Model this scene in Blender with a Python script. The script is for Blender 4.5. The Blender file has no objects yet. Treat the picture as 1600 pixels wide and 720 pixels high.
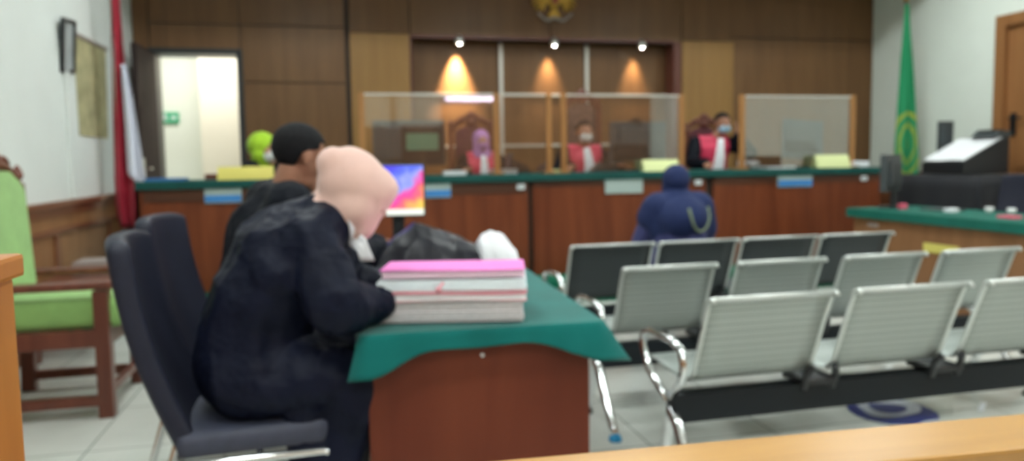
import bpy, bmesh, math, random
from mathutils import Vector, Matrix, noise
random.seed(7)
V = Vector
PI = math.pi
S = bpy.context.scene
COL = S.collection
R = math.radians

# ------------------------------------------------------------------ materials
def nodes_of(name):
    m = bpy.data.materials.new(name); m.use_nodes = True
    nt = m.node_tree; b = nt.nodes['Principled BSDF']
    return m, nt, b
def mat(name, c, rough=.6, metal=0., noise_amt=0., nscale=20, bump=0., bscale=60, spec=.5, coat=0., sheen=0., emit=None, estr=0, bdist=.01):
    m, nt, b = nodes_of(name)
    b.inputs['Base Color'].default_value = (*c, 1)
    b.inputs['Roughness'].default_value = rough
    b.inputs['Metallic'].default_value = metal
    b.inputs['Specular IOR Level'].default_value = spec
    b.inputs['Coat Weight'].default_value = coat
    b.inputs['Sheen Weight'].default_value = sheen
    tc = nt.nodes.new('ShaderNodeTexCoord')
    if noise_amt > 0:
        n = nt.nodes.new('ShaderNodeTexNoise'); n.inputs['Scale'].default_value = nscale; n.inputs['Detail'].default_value = 4
        nt.links.new(tc.outputs['Object'], n.inputs['Vector'])
        r = nt.nodes.new('ShaderNodeValToRGB')
        r.color_ramp.elements[0].position = .3; r.color_ramp.elements[1].position = .7
        r.color_ramp.elements[0].color = (*[x*(1-noise_amt) for x in c], 1)
        r.color_ramp.elements[1].color = (*[min(1, x*(1+noise_amt)) for x in c], 1)
        nt.links.new(n.outputs['Fac'], r.inputs['Fac']); nt.links.new(r.outputs['Color'], b.inputs['Base Color'])
    if bump > 0:
        n2 = nt.nodes.new('ShaderNodeTexNoise'); n2.inputs['Scale'].default_value = bscale; n2.inputs['Detail'].default_value = 3
        nt.links.new(tc.outputs['Object'], n2.inputs['Vector'])
        bp = nt.nodes.new('ShaderNodeBump'); bp.inputs['Strength'].default_value = bump; bp.inputs['Distance'].default_value = bdist
        nt.links.new(n2.outputs['Fac'], bp.inputs['Height']); nt.links.new(bp.outputs['Normal'], b.inputs['Normal'])
    if emit:
        b.inputs['Emission Color'].default_value = (*emit, 1); b.inputs['Emission Strength'].default_value = estr
    return m
def wood(name, c1, c2, rough=.4, axis='Z', scale=1.0, coat=.2):
    m, nt, b = nodes_of(name)
    tc = nt.nodes.new('ShaderNodeTexCoord'); mp = nt.nodes.new('ShaderNodeMapping')
    s = {'X': (1.2, 14, 14), 'Y': (14, 1.2, 14), 'Z': (14, 14, 1.2)}[axis]
    mp.inputs['Scale'].default_value = [k*scale for k in s]
    n = nt.nodes.new('ShaderNodeTexNoise'); n.inputs['Scale'].default_value = 1; n.inputs['Detail'].default_value = 5
    n.inputs['Distortion'].default_value = .6
    r = nt.nodes.new('ShaderNodeValToRGB')
    r.color_ramp.elements[0].position = .3; r.color_ramp.elements[1].position = .72
    r.color_ramp.elements[0].color = (*c1, 1); r.color_ramp.elements[1].color = (*c2, 1)
    nt.links.new(tc.outputs['Object'], mp.inputs['Vector']); nt.links.new(mp.outputs['Vector'], n.inputs['Vector'])
    nt.links.new(n.outputs['Fac'], r.inputs['Fac']); nt.links.new(r.outputs['Color'], b.inputs['Base Color'])
    b.inputs['Roughness'].default_value = rough; b.inputs['Coat Weight'].default_value = coat
    b.inputs['Coat Roughness'].default_value = .25; b.inputs['Specular IOR Level'].default_value = .25
    return m
M = {}
M['white_wall'] = mat('white_wall_paint', (.74, .775, .755), .8, noise_amt=.02, nscale=3)
M['right_wall'] = mat('pale_wall_paint', (.80, .86, .80), .8, noise_amt=.02, nscale=3)
M['ceiling'] = mat('ceiling_paint', (.75, .75, .72), .9, bump=.1)
M['panel'] = wood('wall_panel_laminate', (.135, .066, .026), (.18, .092, .037), .55, 'Z', .7)
M['panel_lit'] = wood('pilaster_laminate_lit', (.26, .138, .042), (.32, .175, .055), .45, 'Z', .7)  # same laminate as the panels, the yellow light on it painted into the colour
M['groove'] = mat('dark_groove', (.03, .018, .012), .7)
M['bench_wood'] = wood('red_brown_bench_veneer', (.135, .032, .012), (.215, .056, .020), .4, 'Z', .6, .15)
M['apron_wood'] = wood('dark_apron_wood', (.07, .028, .016), (.11, .042, .022), .4, 'X', .8)
M['desk_wood'] = wood('desk_veneer', (.115, .021, .009), (.155, .034, .014), .55, 'Z', .5, .1)
M['clerk_wood'] = wood('clerk_desk_veneer', (.20, .095, .042), (.27, .13, .06), .45, 'Z', .6)
M['wainscot'] = wood('wainscot_wood', (.24, .11, .045), (.33, .16, .07), .4, 'Z', .8)
M['wainscot_rail'] = wood('wainscot_rail_wood', (.17, .06, .028), (.23, .085, .04), .35, 'Y', .8, .4)
M['dark_wood'] = wood('dark_carved_wood', (.10, .028, .02), (.16, .05, .032), .35, 'Z', 1.2, .4)
M['arm_wood'] = wood('armchair_wood', (.12, .035, .022), (.18, .055, .034), .35, 'Z', 1.2, .4)
M['rail_wood'] = wood('honey_railing_wood', (.42, .215, .06), (.52, .28, .08), .38, 'X', 1.0, .4)
M['post_wood'] = wood('honey_post_wood', (.40, .15, .035), (.50, .20, .05), .38, 'Z', 1.0, .4)
M['door_wood'] = wood('door_veneer', (.27, .12, .045), (.34, .155, .06), .4, 'Z', .6)
M['trim_orange'] = wood('orange_post_wood', (.34, .155, .05), (.42, .20, .07), .4, 'Z', 1.0)
M['teal_cloth'] = mat('teal_green_cloth', (.002, .125, .115), .85, noise_amt=.12, nscale=6, bump=.15, bscale=250, sheen=.2, spec=.15)
M['bench_cloth'] = mat('dark_green_bench_cloth', (.004, .070, .062), .75, noise_amt=.1, nscale=8, bump=.1, bscale=250, spec=.3)
M['carpet'] = mat('green_carpet', (.01, .12, .07), .95, noise_amt=.2, nscale=80, bump=.4, bscale=300, spec=.1)
M['lime'] = mat('lime_upholstery', (.28, .50, .15), .8, noise_amt=.1, nscale=12, bump=.2, bscale=200, sheen=.3)
M['black_robe'] = mat('black_robe_cloth', (.0035, .0055, .018), .55, noise_amt=.15, nscale=8, bump=.9, bscale=6, bdist=.06, sheen=.0, spec=.16)
M['black_robe2'] = mat('charcoal_robe_cloth', (.0035, .005, .010), .65, noise_amt=.15, nscale=8, bump=.9, bscale=6, bdist=.05, sheen=.0, spec=.14)
M['pink_hijab'] = mat('pink_beige_veil', (.70, .465, .41), .8, noise_amt=.04, nscale=10, bump=.1, bscale=150, sheen=.3, spec=.2)
M['lime_hijab'] = mat('lime_veil', (.36, .60, .02), .8, noise_amt=.06, nscale=10, sheen=.2)
M['navy_hijab'] = None
M['navy_robe'] = mat('indigo_dress_cloth', (.040, .045, .15), .8, noise_amt=.15, nscale=14, sheen=.05)
M['lilac'] = mat('lilac_veil', (.45, .22, .48), .8)
M['skin'] = mat('skin', (.44, .21, .13), .55, noise_amt=.05, nscale=15)
M['skin2'] = mat('tan_skin', (.36, .165, .10), .55, noise_amt=.05, nscale=15)
M['hair'] = mat('black_hair', (.008, .008, .010), .8, noise_amt=.3, nscale=60, bump=.3, bscale=150, spec=.2)
M['eye'] = mat('dark_eye', (.02, .012, .01), .2)
M['red_satin'] = mat('red_satin', (.58, .016, .075), .5, noise_amt=.08, nscale=8, sheen=.2)
M['white_cloth'] = mat('white_cloth', (.75, .76, .80), .75, bump=.3, bscale=40)
M['mask_white'] = mat('white_face_mask', (.72, .74, .72), .8)
M['mask_blue'] = mat('pale_blue_face_mask', (.35, .56, .72), .8)
M['leather'] = mat('blue_black_leatherette', (.013, .015, .030), .5, noise_amt=.1, nscale=20, bump=.15, bscale=200, spec=.3)
M['grey_seat'] = mat('slate_seat_fabric', (.04, .045, .075), .6, noise_amt=.1, nscale=30)
M['chrome'] = mat('chrome', (.80, .82, .84), .14, 1.)
M['steel_arm'] = mat('brushed_steel', (.62, .64, .62), .3, 1.)
M['black_metal'] = mat('black_metal', (.006, .010, .014), .5, spec=.3)
M['black_plastic'] = mat('black_plastic', (.015, .017, .02), .4)
M['dark_plastic'] = mat('dark_grey_plastic', (.05, .06, .065), .45)
M['grey_plastic'] = mat('blue_grey_plastic', (.06, .08, .09), .5)
M['green_label'] = mat('pale_green_label', (.14, .32, .21), .6)
M['blue_cap'] = mat('blue_tape', (.02, .32, .65), .6)
M['yellow_card'] = mat('yellow_card', (.62, .55, .13), .7)
M['lime_card'] = mat('pale_yellow_green_card', (.66, .72, .36), .7)
M['sign_white'] = mat('pale_sign_plate', (.42, .52, .50), .4)
M['sign_blue'] = mat('blue_sign_strip', (.05, .25, .62), .4)
M['paper'] = mat('white_paper', (.82, .84, .88), .8)
M['gold'] = mat('gold_paint', (.50, .30, .05), .35, .6)
M['ribbon'] = mat('pale_ribbon', (.35, .31, .29), .6)
M['steel_strip'] = mat('satin_metal_strip', (.62, .60, .55), .4, .5)
M['door_dark'] = wood('very_dark_door_veneer', (.02, .011, .011), (.035, .018, .018), .7, 'Z', .6, 0)
M['frame_black'] = mat('black_frame', (.012, .016, .02), .4)
M['blue_folder'] = mat('blue_folder', (.03, .16, .42), .5)
M['white_ceramic'] = mat('white_ceramic', (.8, .8, .8), .25)
M['flag_red'] = mat('flag_red_cloth', (.42, .008, .035), .7, noise_amt=.1, nscale=5, sheen=.2)
M['flag_white'] = mat('flag_white_cloth', (.72, .74, .86), .7, sheen=.2)
M['corr_a'] = mat('corridor_paint', (.74, .77, .70), .8)
M['corr_b'] = mat('corridor_cream_paint', (.80, .76, .64), .8)
M['exit_green'] = mat('exit_sign_green', (.02, .36, .17), .5)
M['pink_item'] = mat('pink_plastic', (.75, .12, .2), .5)
M['grey_box'] = mat('grey_cardboard', (.32, .27, .25), .7)
M['trash_black'] = mat('black_plastic_bag', (.006, .006, .012), .33, noise_amt=.2, nscale=12, bump=.3, bscale=12, spec=.28)
M['lamp_on'] = mat('lamp_glow', (1, 1, 1), .5, emit=(1, .93, .80), estr=90)
M['panel_on'] = mat('ceiling_lamp_diffuser', (1, 1, 1), .5, emit=(.93, 1.0, .97), estr=28)
M['tube_on'] = mat('wall_tube_lamp', (1, 1, 1), .5, emit=(.85, .72, 1), estr=10)

def mat_floor():
    m, nt, b = nodes_of('glazed_floor_tiles')
    tc = nt.nodes.new('ShaderNodeTexCoord'); br = nt.nodes.new('ShaderNodeTexBrick')
    br.offset = 0; br.inputs['Scale'].default_value = 1; br.inputs['Brick Width'].default_value = .6; br.inputs['Row Height'].default_value = .6
    br.inputs['Mortar Size'].default_value = .004
    br.inputs['Color1'].default_value = (.72, .75, .70, 1); br.inputs['Color2'].default_value = (.76, .78, .73, 1); br.inputs['Mortar'].default_value = (.28, .30, .27, 1)
    n = nt.nodes.new('ShaderNodeTexNoise'); n.inputs['Scale'].default_value = 4; n.inputs['Detail'].default_value = 6
    mx = nt.nodes.new('ShaderNodeMix'); mx.data_type = 'RGBA'; mx.blend_type = 'MULTIPLY'; mx.inputs[0].default_value = .25
    nt.links.new(tc.outputs['Object'], br.inputs['Vector']); nt.links.new(tc.outputs['Object'], n.inputs['Vector'])
    nt.links.new(br.outputs['Color'], mx.inputs[6]); nt.links.new(n.outputs['Fac'], mx.inputs[7]); nt.links.new(mx.outputs[2], b.inputs['Base Color'])
    b.inputs['Roughness'].default_value = .16
    return m
M['floor'] = mat_floor()
def mat_glass():
    m = bpy.data.materials.new('clear_acrylic'); m.use_nodes = True; nt = m.node_tree; nt.nodes.clear()
    o = nt.nodes.new('ShaderNodeOutputMaterial'); t = nt.nodes.new('ShaderNodeBsdfTransparent'); t.inputs['Color'].default_value = (.95, .95, .95, 1)
    g = nt.nodes.new('ShaderNodeBsdfGlossy'); g.inputs['Roughness'].default_value = .03; g.inputs['Color'].default_value = (1, .96, .93, 1)
    fr = nt.nodes.new('ShaderNodeFresnel'); fr.inputs['IOR'].default_value = 1.5
    ma = nt.nodes.new('ShaderNodeMath'); ma.operation = 'MULTIPLY_ADD'; ma.inputs[1].default_value = 1.0; ma.inputs[2].default_value = .07
    mx = nt.nodes.new('ShaderNodeMixShader')
    nt.links.new(fr.outputs[0], ma.inputs[0]); nt.links.new(ma.outputs[0], mx.inputs[0]); nt.links.new(t.outputs[0], mx.inputs[1]); nt.links.new(g.outputs[0], mx.inputs[2]); nt.links.new(mx.outputs[0], o.inputs['Surface'])
    return m
M['glass'] = mat_glass()
M['glass_edge'] = mat('acrylic_edge', (.62, .60, .55), .3)
def mat_perf(name, c, rough, metal, dot=.35):
    m, nt, b = nodes_of(name)
    tc = nt.nodes.new('ShaderNodeTexCoord'); v = nt.nodes.new('ShaderNodeTexVoronoi'); v.inputs['Scale'].default_value = 90; v.inputs['Randomness'].default_value = 0
    r = nt.nodes.new('ShaderNodeValToRGB'); r.color_ramp.elements[0].position = .26; r.color_ramp.elements[1].position = .34
    r.color_ramp.elements[0].color = (*[x*dot for x in c], 1); r.color_ramp.elements[1].color = (*c, 1)
    nt.links.new(tc.outputs['Object'], v.inputs['Vector']); nt.links.new(v.outputs['Distance'], r.inputs['Fac']); nt.links.new(r.outputs['Color'], b.inputs['Base Color'])
    b.inputs['Roughness'].default_value = rough; b.inputs['Metallic'].default_value = metal
    return m
M['perf_silver'] = mat_perf('perforated_silver_steel', (.40, .44, .42), .42, .55, .45)
M['perf_dark'] = mat_perf('perforated_black_steel', (.045, .055, .06), .5, .2, .3)
M['rim_silver'] = mat('silver_rim', (.68, .72, .70), .3, .6)
def mat_screen():
    m, nt, b = nodes_of('lit_screen_picture')
    tc = nt.nodes.new('ShaderNodeTexCoord'); sp = nt.nodes.new('ShaderNodeSeparateXYZ'); nt.links.new(tc.outputs['Generated'], sp.inputs[0])
    n = nt.nodes.new('ShaderNodeTexNoise'); n.inputs['Scale'].default_value = 3.2; nt.links.new(tc.outputs['Generated'], n.inputs['Vector'])
    def math_(op, a, bb):
        k = nt.nodes.new('ShaderNodeMath'); k.operation = op
        for i, q in enumerate((a, bb)):
            if isinstance(q, (int, float)): k.inputs[i].default_value = q
            else: nt.links.new(q, k.inputs[i])
        return k.outputs[0]
    # diagonal: x - z, disturbed by noise
    d = math_('SUBTRACT', math_('MULTIPLY', sp.outputs[0], 1.1), math_('MULTIPLY', sp.outputs[2], .75))
    d = math_('ADD', d, math_('MULTIPLY', math_('SUBTRACT', n.outputs['Fac'], .5), .9))
    r = nt.nodes.new('ShaderNodeValToRGB'); cr = r.color_ramp
    cr.elements[0].position = .0; cr.elements[0].color = (.08, .07, .75, 1)
    cr.elements[1].position = .95; cr.elements[1].color = (.85, .55, .10, 1)
    for p, c in ((.22, (.10, .16, .85, 1)), (.36, (.30, .35, .80, 1)), (.50, (.80, .06, .35, 1)), (.72, (.90, .16, .16, 1))):
        e = cr.elements.new(p); e.color = c
    nt.links.new(d, r.inputs['Fac'])
    bar = math_('LESS_THAN', sp.outputs[2], .12)
    mx = nt.nodes.new('ShaderNodeMix'); mx.data_type = 'RGBA'; nt.links.new(bar, mx.inputs[0]); nt.links.new(r.outputs['Color'], mx.inputs[6]); mx.inputs[7].default_value = (.8, .85, .75, 1)
    b.inputs['Base Color'].default_value = (.02, .02, .02, 1); b.inputs['Roughness'].default_value = .2
    nt.links.new(mx.outputs[2], b.inputs['Emission Color']); b.inputs['Emission Strength'].default_value = 1.0
    return m
M['screen'] = mat_screen()
def mat_ringed(name, base, gold, cx, cz, rx, rz, axis=0):
    # a round emblem printed in gold on cloth, in object coordinates
    m, nt, b = nodes_of(name)
    tc = nt.nodes.new('ShaderNodeTexCoord'); mp = nt.nodes.new('ShaderNodeMapping'); mp.vector_type = 'TEXTURE'
    mp.inputs['Location'].default_value = (cx, 0, cz); mp.inputs['Scale'].default_value = (rx, 1000, rz)
    ln = nt.nodes.new('ShaderNodeVectorMath'); ln.operation = 'LENGTH'
    nt.links.new(tc.outputs['Object'], mp.inputs['Vector']); nt.links.new(mp.outputs['Vector'], ln.inputs[0])
    r = nt.nodes.new('ShaderNodeValToRGB'); r.color_ramp.interpolation = 'LINEAR'; cr = r.color_ramp
    cr.elements[0].position = 0; cr.elements[0].color = (0, 0, 0, 1); cr.elements[1].position = .52; cr.elements[1].color = (0, 0, 0, 1)
    for p, v in ((.18, .55), (.26, .0), (.56, .8), (.66, .8), (.70, .0), (.86, 0), (.885, 1), (.995, 1), (.999, 0)):
        e = cr.elements.new(p); e.color = (v, v, v, 1)
    n = nt.nodes.new('ShaderNodeTexNoise'); n.inputs['Scale'].default_value = 14; nt.links.new(tc.outputs['Object'], n.inputs['Vector'])
    nt.links.new(ln.outputs['Value'], r.inputs['Fac'])
    mu = nt.nodes.new('ShaderNodeMath'); mu.operation = 'MULTIPLY'; mu.use_clamp = True; nt.links.new(r.outputs['Color'], mu.inputs[0])
    m2 = nt.nodes.new('ShaderNodeMath'); m2.operation = 'MULTIPLY'; m2.inputs[1].default_value = 1.5; nt.links.new(n.outputs['Fac'], m2.inputs[0]); nt.links.new(m2.outputs[0], mu.inputs[1])
    mx = nt.nodes.new('ShaderNodeMix'); mx.data_type = 'RGBA'; nt.links.new(mu.outputs[0], mx.inputs[0])
    mx.inputs[6].default_value = (*base, 1); mx.inputs[7].default_value = (*gold, 1)
    nt.links.new(mx.outputs[2], b.inputs['Base Color']); b.inputs['Roughness'].default_value = .7
    return m

# ------------------------------------------------------------------ object helpers
def chainM(o):
    m = Matrix.Identity(4)
    while o is not None:
        m = o.matrix_basis @ m; o = o.parent
    return m
def tag(o, label=None, cat=None, group=None, kind=None):
    if label: o['label'] = label
    if cat: o['category'] = cat
    if group: o['group'] = group
    if kind: o['kind'] = kind
    return o
def thing(name, label, cat, loc=(0, 0, 0), rotz=0, group=None):
    o = bpy.data.objects.new(name, None); COL.objects.link(o); o.empty_display_size = .1
    o.location = loc; o.rotation_euler = (0, 0, rotz)
    return tag(o, label, cat, group)
def link_mesh(name, me, m, parent=None, smooth=False, origin=None):
    """me in world coordinates; moved into the frame of its parent (or an origin at its base)."""
    if parent is not None:
        me.transform(chainM(parent).inverted()); loc = None
    else:
        if origin is None:
            xs = [v.co for v in me.vertices]
            origin = V(((min(c.x for c in xs)+max(c.x for c in xs))/2, (min(c.y for c in xs)+max(c.y for c in xs))/2, min(c.z for c in xs)))
        me.transform(Matrix.Translation(-V(origin))); loc = origin
    o = bpy.data.objects.new(name, me); COL.objects.link(o)
    if loc is not None: o.location = loc
    o.parent = parent
    for mm in (m if isinstance(m, (list, tuple)) else [m]): me.materials.append(mm)
    if smooth:
        for p in me.polygons: p.use_smooth = True
    me.name = name
    return o
def dup(root, loc, rotz=0, label=None, group=None):
    r = root.copy(); COL.objects.link(r); r.location = loc; r.rotation_euler = (0, 0, rotz)
    if label: r['label'] = label
    if group: r['group'] = group
    for ch in list(root.children):
        c = ch.copy(); COL.objects.link(c); c.parent = r
        for g in list(ch.children):
            d = g.copy(); COL.objects.link(d); d.parent = c
    return r
class MB:
    def __init__(s): s.bm = bmesh.new()
    def box(s, x0, x1, y0, y1, z0, z1, bev=0, rot=None, piv=None):
        vs = [s.bm.verts.new((x, y, z)) for x in (x0, x1) for y in (y0, y1) for z in (z0, z1)]
        fs = []
        for idx in ((0, 1, 3, 2), (4, 6, 7, 5), (0, 4, 5, 1), (2, 3, 7, 6), (0, 2, 6, 4), (1, 5, 7, 3)):
            fs.append(s.bm.faces.new([vs[i] for i in idx]))
        if rot is not None:
            p = V(piv) if piv else V(((x0+x1)/2, (y0+y1)/2, (z0+z1)/2))
            for v in vs: v.co = rot @ (v.co-p)+p
        if bev:
            es = list({e for f in fs for e in f.edges})
            bmesh.ops.bevel(s.bm, geom=es, offset=bev, segments=2, affect='EDGES', profile=.6)
        return s
    def tube(s, pts, r, seg=10, closed=False, cap=True):
        pts = [V(p) for p in pts]; n = len(pts); rings = []
        rs = r if isinstance(r, (list, tuple)) else [r]*n
        up = None
        for i, p in enumerate(pts):
            if closed: t = (pts[(i+1) % n]-pts[i-1]).normalized()
            else: t = ((pts[i+1] if i < n-1 else p)-(pts[i-1] if i > 0 else p)).normalized()
            if up is None:
                up = V((0, 0, 1)) if abs(t.z) < .9 else V((1, 0, 0))
            a = t.cross(up).normalized(); bb = a.cross(t).normalized(); up = bb
            rings.append([s.bm.verts.new(p+(a*math.cos(2*PI*k/seg)+bb*math.sin(2*PI*k/seg))*rs[i]) for k in range(seg)])
        m = n if closed else n-1
        for i in range(m):
            A, B = rings[i], rings[(i+1) % n]
            for k in range(seg): s.bm.faces.new((A[k], A[(k+1) % seg], B[(k+1) % seg], B[k]))
        if cap and not closed:
            s.bm.faces.new(rings[0][::-1]); s.bm.faces.new(rings[-1])
        return s
    def lathe(s, c, prof, seg=20):
        c = V(c); rings = []
        for (r, z) in prof:
            rings.append([s.bm.verts.new(c+V((r*math.cos(2*PI*k/seg), r*math.sin(2*PI*k/seg), z))) for k in range(seg)])
        for A, B in zip(rings, rings[1:]):
            for k in range(seg): s.bm.faces.new((A[k], A[(k+1) % seg], B[(k+1) % seg], B[k]))
        s.bm.faces.new(rings[0][::-1]); s.bm.faces.new(rings[-1])
        return s
    def ell(s, c, rad, mtx=None, seg=16, rg=10):
        c = V(c); m = Matrix.Translation(c) @ (mtx.to_4x4() if mtx else Matrix.Identity(4)) @ Matrix.Diagonal((*rad, 1))
        bmesh.ops.create_uvsphere(s.bm, u_segments=seg, v_segments=rg, radius=1, matrix=m)
        return s
    def cap(s, p0, r0, p1, r1, k=1., side=None, seg=14):
        """closed tapered capsule; section scaled by k along side"""
        p0, p1 = V(p0), V(p1); t = p1-p0; L = t.length
        if L < 1e-5: return s.ell(p0, (r0, r0, r0))
        t.normalize()
        if side is None: side = V((1, 0, 0)) if abs(t.x) < .8 else V((0, 1, 0))
        side = V(side); a = (side-t*side.dot(t)).normalized(); b = t.cross(a)
        st = []
        for i in range(1, 5):
            q = PI/2*i/5; st.append((-r0*math.cos(q), r0*math.sin(q)))
        st.append((0, r0))
        for i in range(1, 4): st.append((L*i/4, r0+(r1-r0)*i/4))
        st.append((L, r1))
        for i in range(4, 0, -1):
            q = PI/2*i/5; st.append((L+r1*math.cos(q), r1*math.sin(q)))
        rings = [[s.bm.verts.new(p0+t*d+(a*k*math.cos(2*PI*j/seg)+b*math.sin(2*PI*j/seg))*rr) for j in range(seg)] for d, rr in st]
        e0 = s.bm.verts.new(p0-t*r0); e1 = s.bm.verts.new(p1+t*r1)
        for A, B in zip(rings, rings[1:]):
            for j in range(seg): s.bm.faces.new((A[j], A[(j+1) % seg], B[(j+1) % seg], B[j]))
        for j in range(seg):
            s.bm.faces.new((e0, rings[0][(j+1) % seg], rings[0][j])); s.bm.faces.new((e1, rings[-1][j], rings[-1][(j+1) % seg]))
        return s
    def prism(s, poly, axis, a0, a1, bev=0):
        """poly = 2D points; extruded along axis 'X','Y' or 'Z'"""
        def P(u, v, w):
            return {'X': (w, u, v), 'Y': (u, w, v), 'Z': (u, v, w)}[axis]
        A = [s.bm.verts.new(P(u, v, a0)) for u, v in poly]; B = [s.bm.verts.new(P(u, v, a1)) for u, v in poly]
        n = len(poly); fs = [s.bm.faces.new(A), s.bm.faces.new(B[::-1])]
        for i in range(n): fs.append(s.bm.faces.new((A[i], B[i], B[(i+1) % n], A[(i+1) % n])))
        if bev:
            bmesh.ops.bevel(s.bm, geom=list(fs[0].edges)+list(fs[1].edges), offset=bev, segments=2, affect='EDGES')
        return s
    def sheet(s, fn, nu, nv, th=.003):
        """closed thin surface from fn(u,v)->Vector with thickness"""
        g = [[V(fn(i/nu, j/nv)) for j in range(nv+1)] for i in range(nu+1)]
        def nrm(i, j):
            a = g[min(i+1, nu)][j]-g[max(i-1, 0)][j]; b = g[i][min(j+1, nv)]-g[i][max(j-1, 0)]
            c = a.cross(b); return c.normalized() if c.length > 1e-9 else V((0, 0, 1))
        T = [[s.bm.verts.new(g[i][j]+nrm(i, j)*th/2) for j in range(nv+1)] for i in range(nu+1)]
        B = [[s.bm.verts.new(g[i][j]-nrm(i, j)*th/2) for j in range(nv+1)] for i in range(nu+1)]
        for i in range(nu):
            for j in range(nv):
                s.bm.faces.new((T[i][j], T[i+1][j], T[i+1][j+1], T[i][j+1])); s.bm.faces.new((B[i][j], B[i][j+1], B[i+1][j+1], B[i+1][j]))
        for i in range(nu):
            s.bm.faces.new((T[i][0], B[i][0], B[i+1][0], T[i+1][0])); s.bm.faces.new((T[i][nv], T[i+1][nv], B[i+1][nv], B[i][nv]))
        for j in range(nv):
            s.bm.faces.new((T[0][j], T[0][j+1], B[0][j+1], B[0][j])); s.bm.faces.new((T[nu][j], B[nu][j], B[nu][j+1], T[nu][j+1]))
        return s
    def tf(s, m):
        bmesh.ops.transform(s.bm, matrix=m, verts=s.bm.verts); return s
    def mesh(s, name='m'):
        bmesh.ops.recalc_face_normals(s.bm, faces=s.bm.faces)
        me = bpy.data.meshes.new(name); s.bm.to_mesh(me); s.bm.free(); return me
    def build(s, name, m, parent=None, smooth=False):
        return link_mesh(name, s.mesh(name), m, parent, smooth)
    def remesh(s, name, m, parent=None, voxel=.01, sm=4, wrinkle=0, wscale=6, wstretch=(1, 1, 1), origin=None):
        me = s.mesh(name); tmp = bpy.data.objects.new('tmp', me); COL.objects.link(tmp)
        md = tmp.modifiers.new('r', 'REMESH'); md.mode = 'VOXEL'; md.voxel_size = voxel; md.adaptivity = 0
        if sm:
            ms = tmp.modifiers.new('s', 'SMOOTH'); ms.iterations = sm; ms.factor = .5
        dg = bpy.context.evaluated_depsgraph_get(); dg.update()
        me2 = bpy.data.meshes.new_from_object(tmp.evaluated_get(dg))
        bpy.data.objects.remove(tmp)
        if wrinkle:
            nn = [v.normal.copy() for v in me2.vertices]
            for v, n in zip(me2.vertices, nn):
                q = V((v.co.x*wstretch[0], v.co.y*wstretch[1], v.co.z*wstretch[2]))*wscale
                h = noise.noise(q)+.5*noise.noise(q*2.1+V((5, 3, 1)))
                h = 1-abs(h)*2
                v.co += n*wrinkle*h
        return link_mesh(name, me2, m, parent, True, origin)
def shell(src, pred, off, th, name, m, parent, smooth=True):
    """a garment or hair piece lifted off the faces of a body for which pred(world centre, normal) holds"""
    mw = chainM(src); bm = bmesh.new(); bm.from_mesh(src.data); bm.transform(mw); bm.normal_update()
    kill = [f for f in bm.faces if not pred(f.calc_center_median(), f.normal)]
    bmesh.ops.delete(bm, geom=kill, context='FACES')
    for it in range(6):                       # tidy the ragged border
        mv = {}
        for v in bm.verts:
            if v.is_boundary:
                nb = [e.other_vert(v).co for e in v.link_edges if e.is_boundary]
                if len(nb) == 2: mv[v] = v.co*.5+(nb[0]+nb[1])*.25
        for v, c in mv.items(): v.co = c
    bm.normal_update(); N = {v: v.normal.copy() for v in bm.verts}
    fs = bm.faces[:]; top = {v: bm.verts.new(v.co+N[v]*off) for v in list(bm.verts)}
    be = [e for e in bm.edges if e.is_boundary]
    for v in list(top): v.co = v.co+N[v]*(off-th)
    for e in be:
        f0 = e.link_faces[0]; a, c = e.verts
        try: bm.faces.new((a, c, top[c], top[a]))
        except ValueError: pass
    for f in fs:
        bm.faces.new([top[v] for v in f.verts])
    bmesh.ops.reverse_faces(bm, faces=fs); bmesh.ops.recalc_face_normals(bm, faces=bm.faces)
    me = bpy.data.meshes.new(name); bm.to_mesh(me); bm.free()
    return link_mesh(name, me, m, parent, smooth)
def struct(name, mb, m, parent=None, smooth=False):
    o = mb.build(name, m, parent, smooth)
    if parent is None: o['kind'] = 'structure'
    return o

# ------------------------------------------------------------------ the room
XL, XR, YB, YF, ZC = -2.0, 7.0, 8.5, -2.6, 3.8
struct('floor', MB().box(XL-.1, XR+.1, YF-.1, YB, -.1, 0), M['floor'])
struct('ceiling', MB().box(XL-.1, XR+.1, YF-.1, YB+.4, ZC, ZC+.1), M['ceiling'])
struct('trim_1', MB().box(XL, XR, 7.15, YB, 3.34, ZC), M['ceiling'])            # unseen soffit over the dais, added to shade the upper back wall
b = MB(); b.box(XL-.12, XL, YF, YB+.4, 0, ZC); struct('wall_left', b, M['white_wall'])
b = MB(); b.box(XR, XR+.12, YF, 5.45, 0, ZC); b.box(XR, XR+.12, 6.50, YB+.4, 0, ZC); b.box(XR, XR+.12, 5.45, 6.50, 2.62, ZC); struct('wall_right', b, M['right_wall'])
b = MB(); b.box(XL, XR, YF-.12, YF, 0, ZC); struct('wall_front', b, mat('front_wall_paint', (.62, .55, .45), .8))
struct('trim_2', MB().box(XL, XR, YF, YF+.03, 0, 1.98), M['wainscot'])
b = MB()
for x in (-.4, 1.2): b.box(x, x+.05, YF, YF+.05, 1.98, ZC)
b.box(2.25, XR, YF, YF+.04, 1.98, ZC)
struct('trim_3', b, M['wainscot'])
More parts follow.
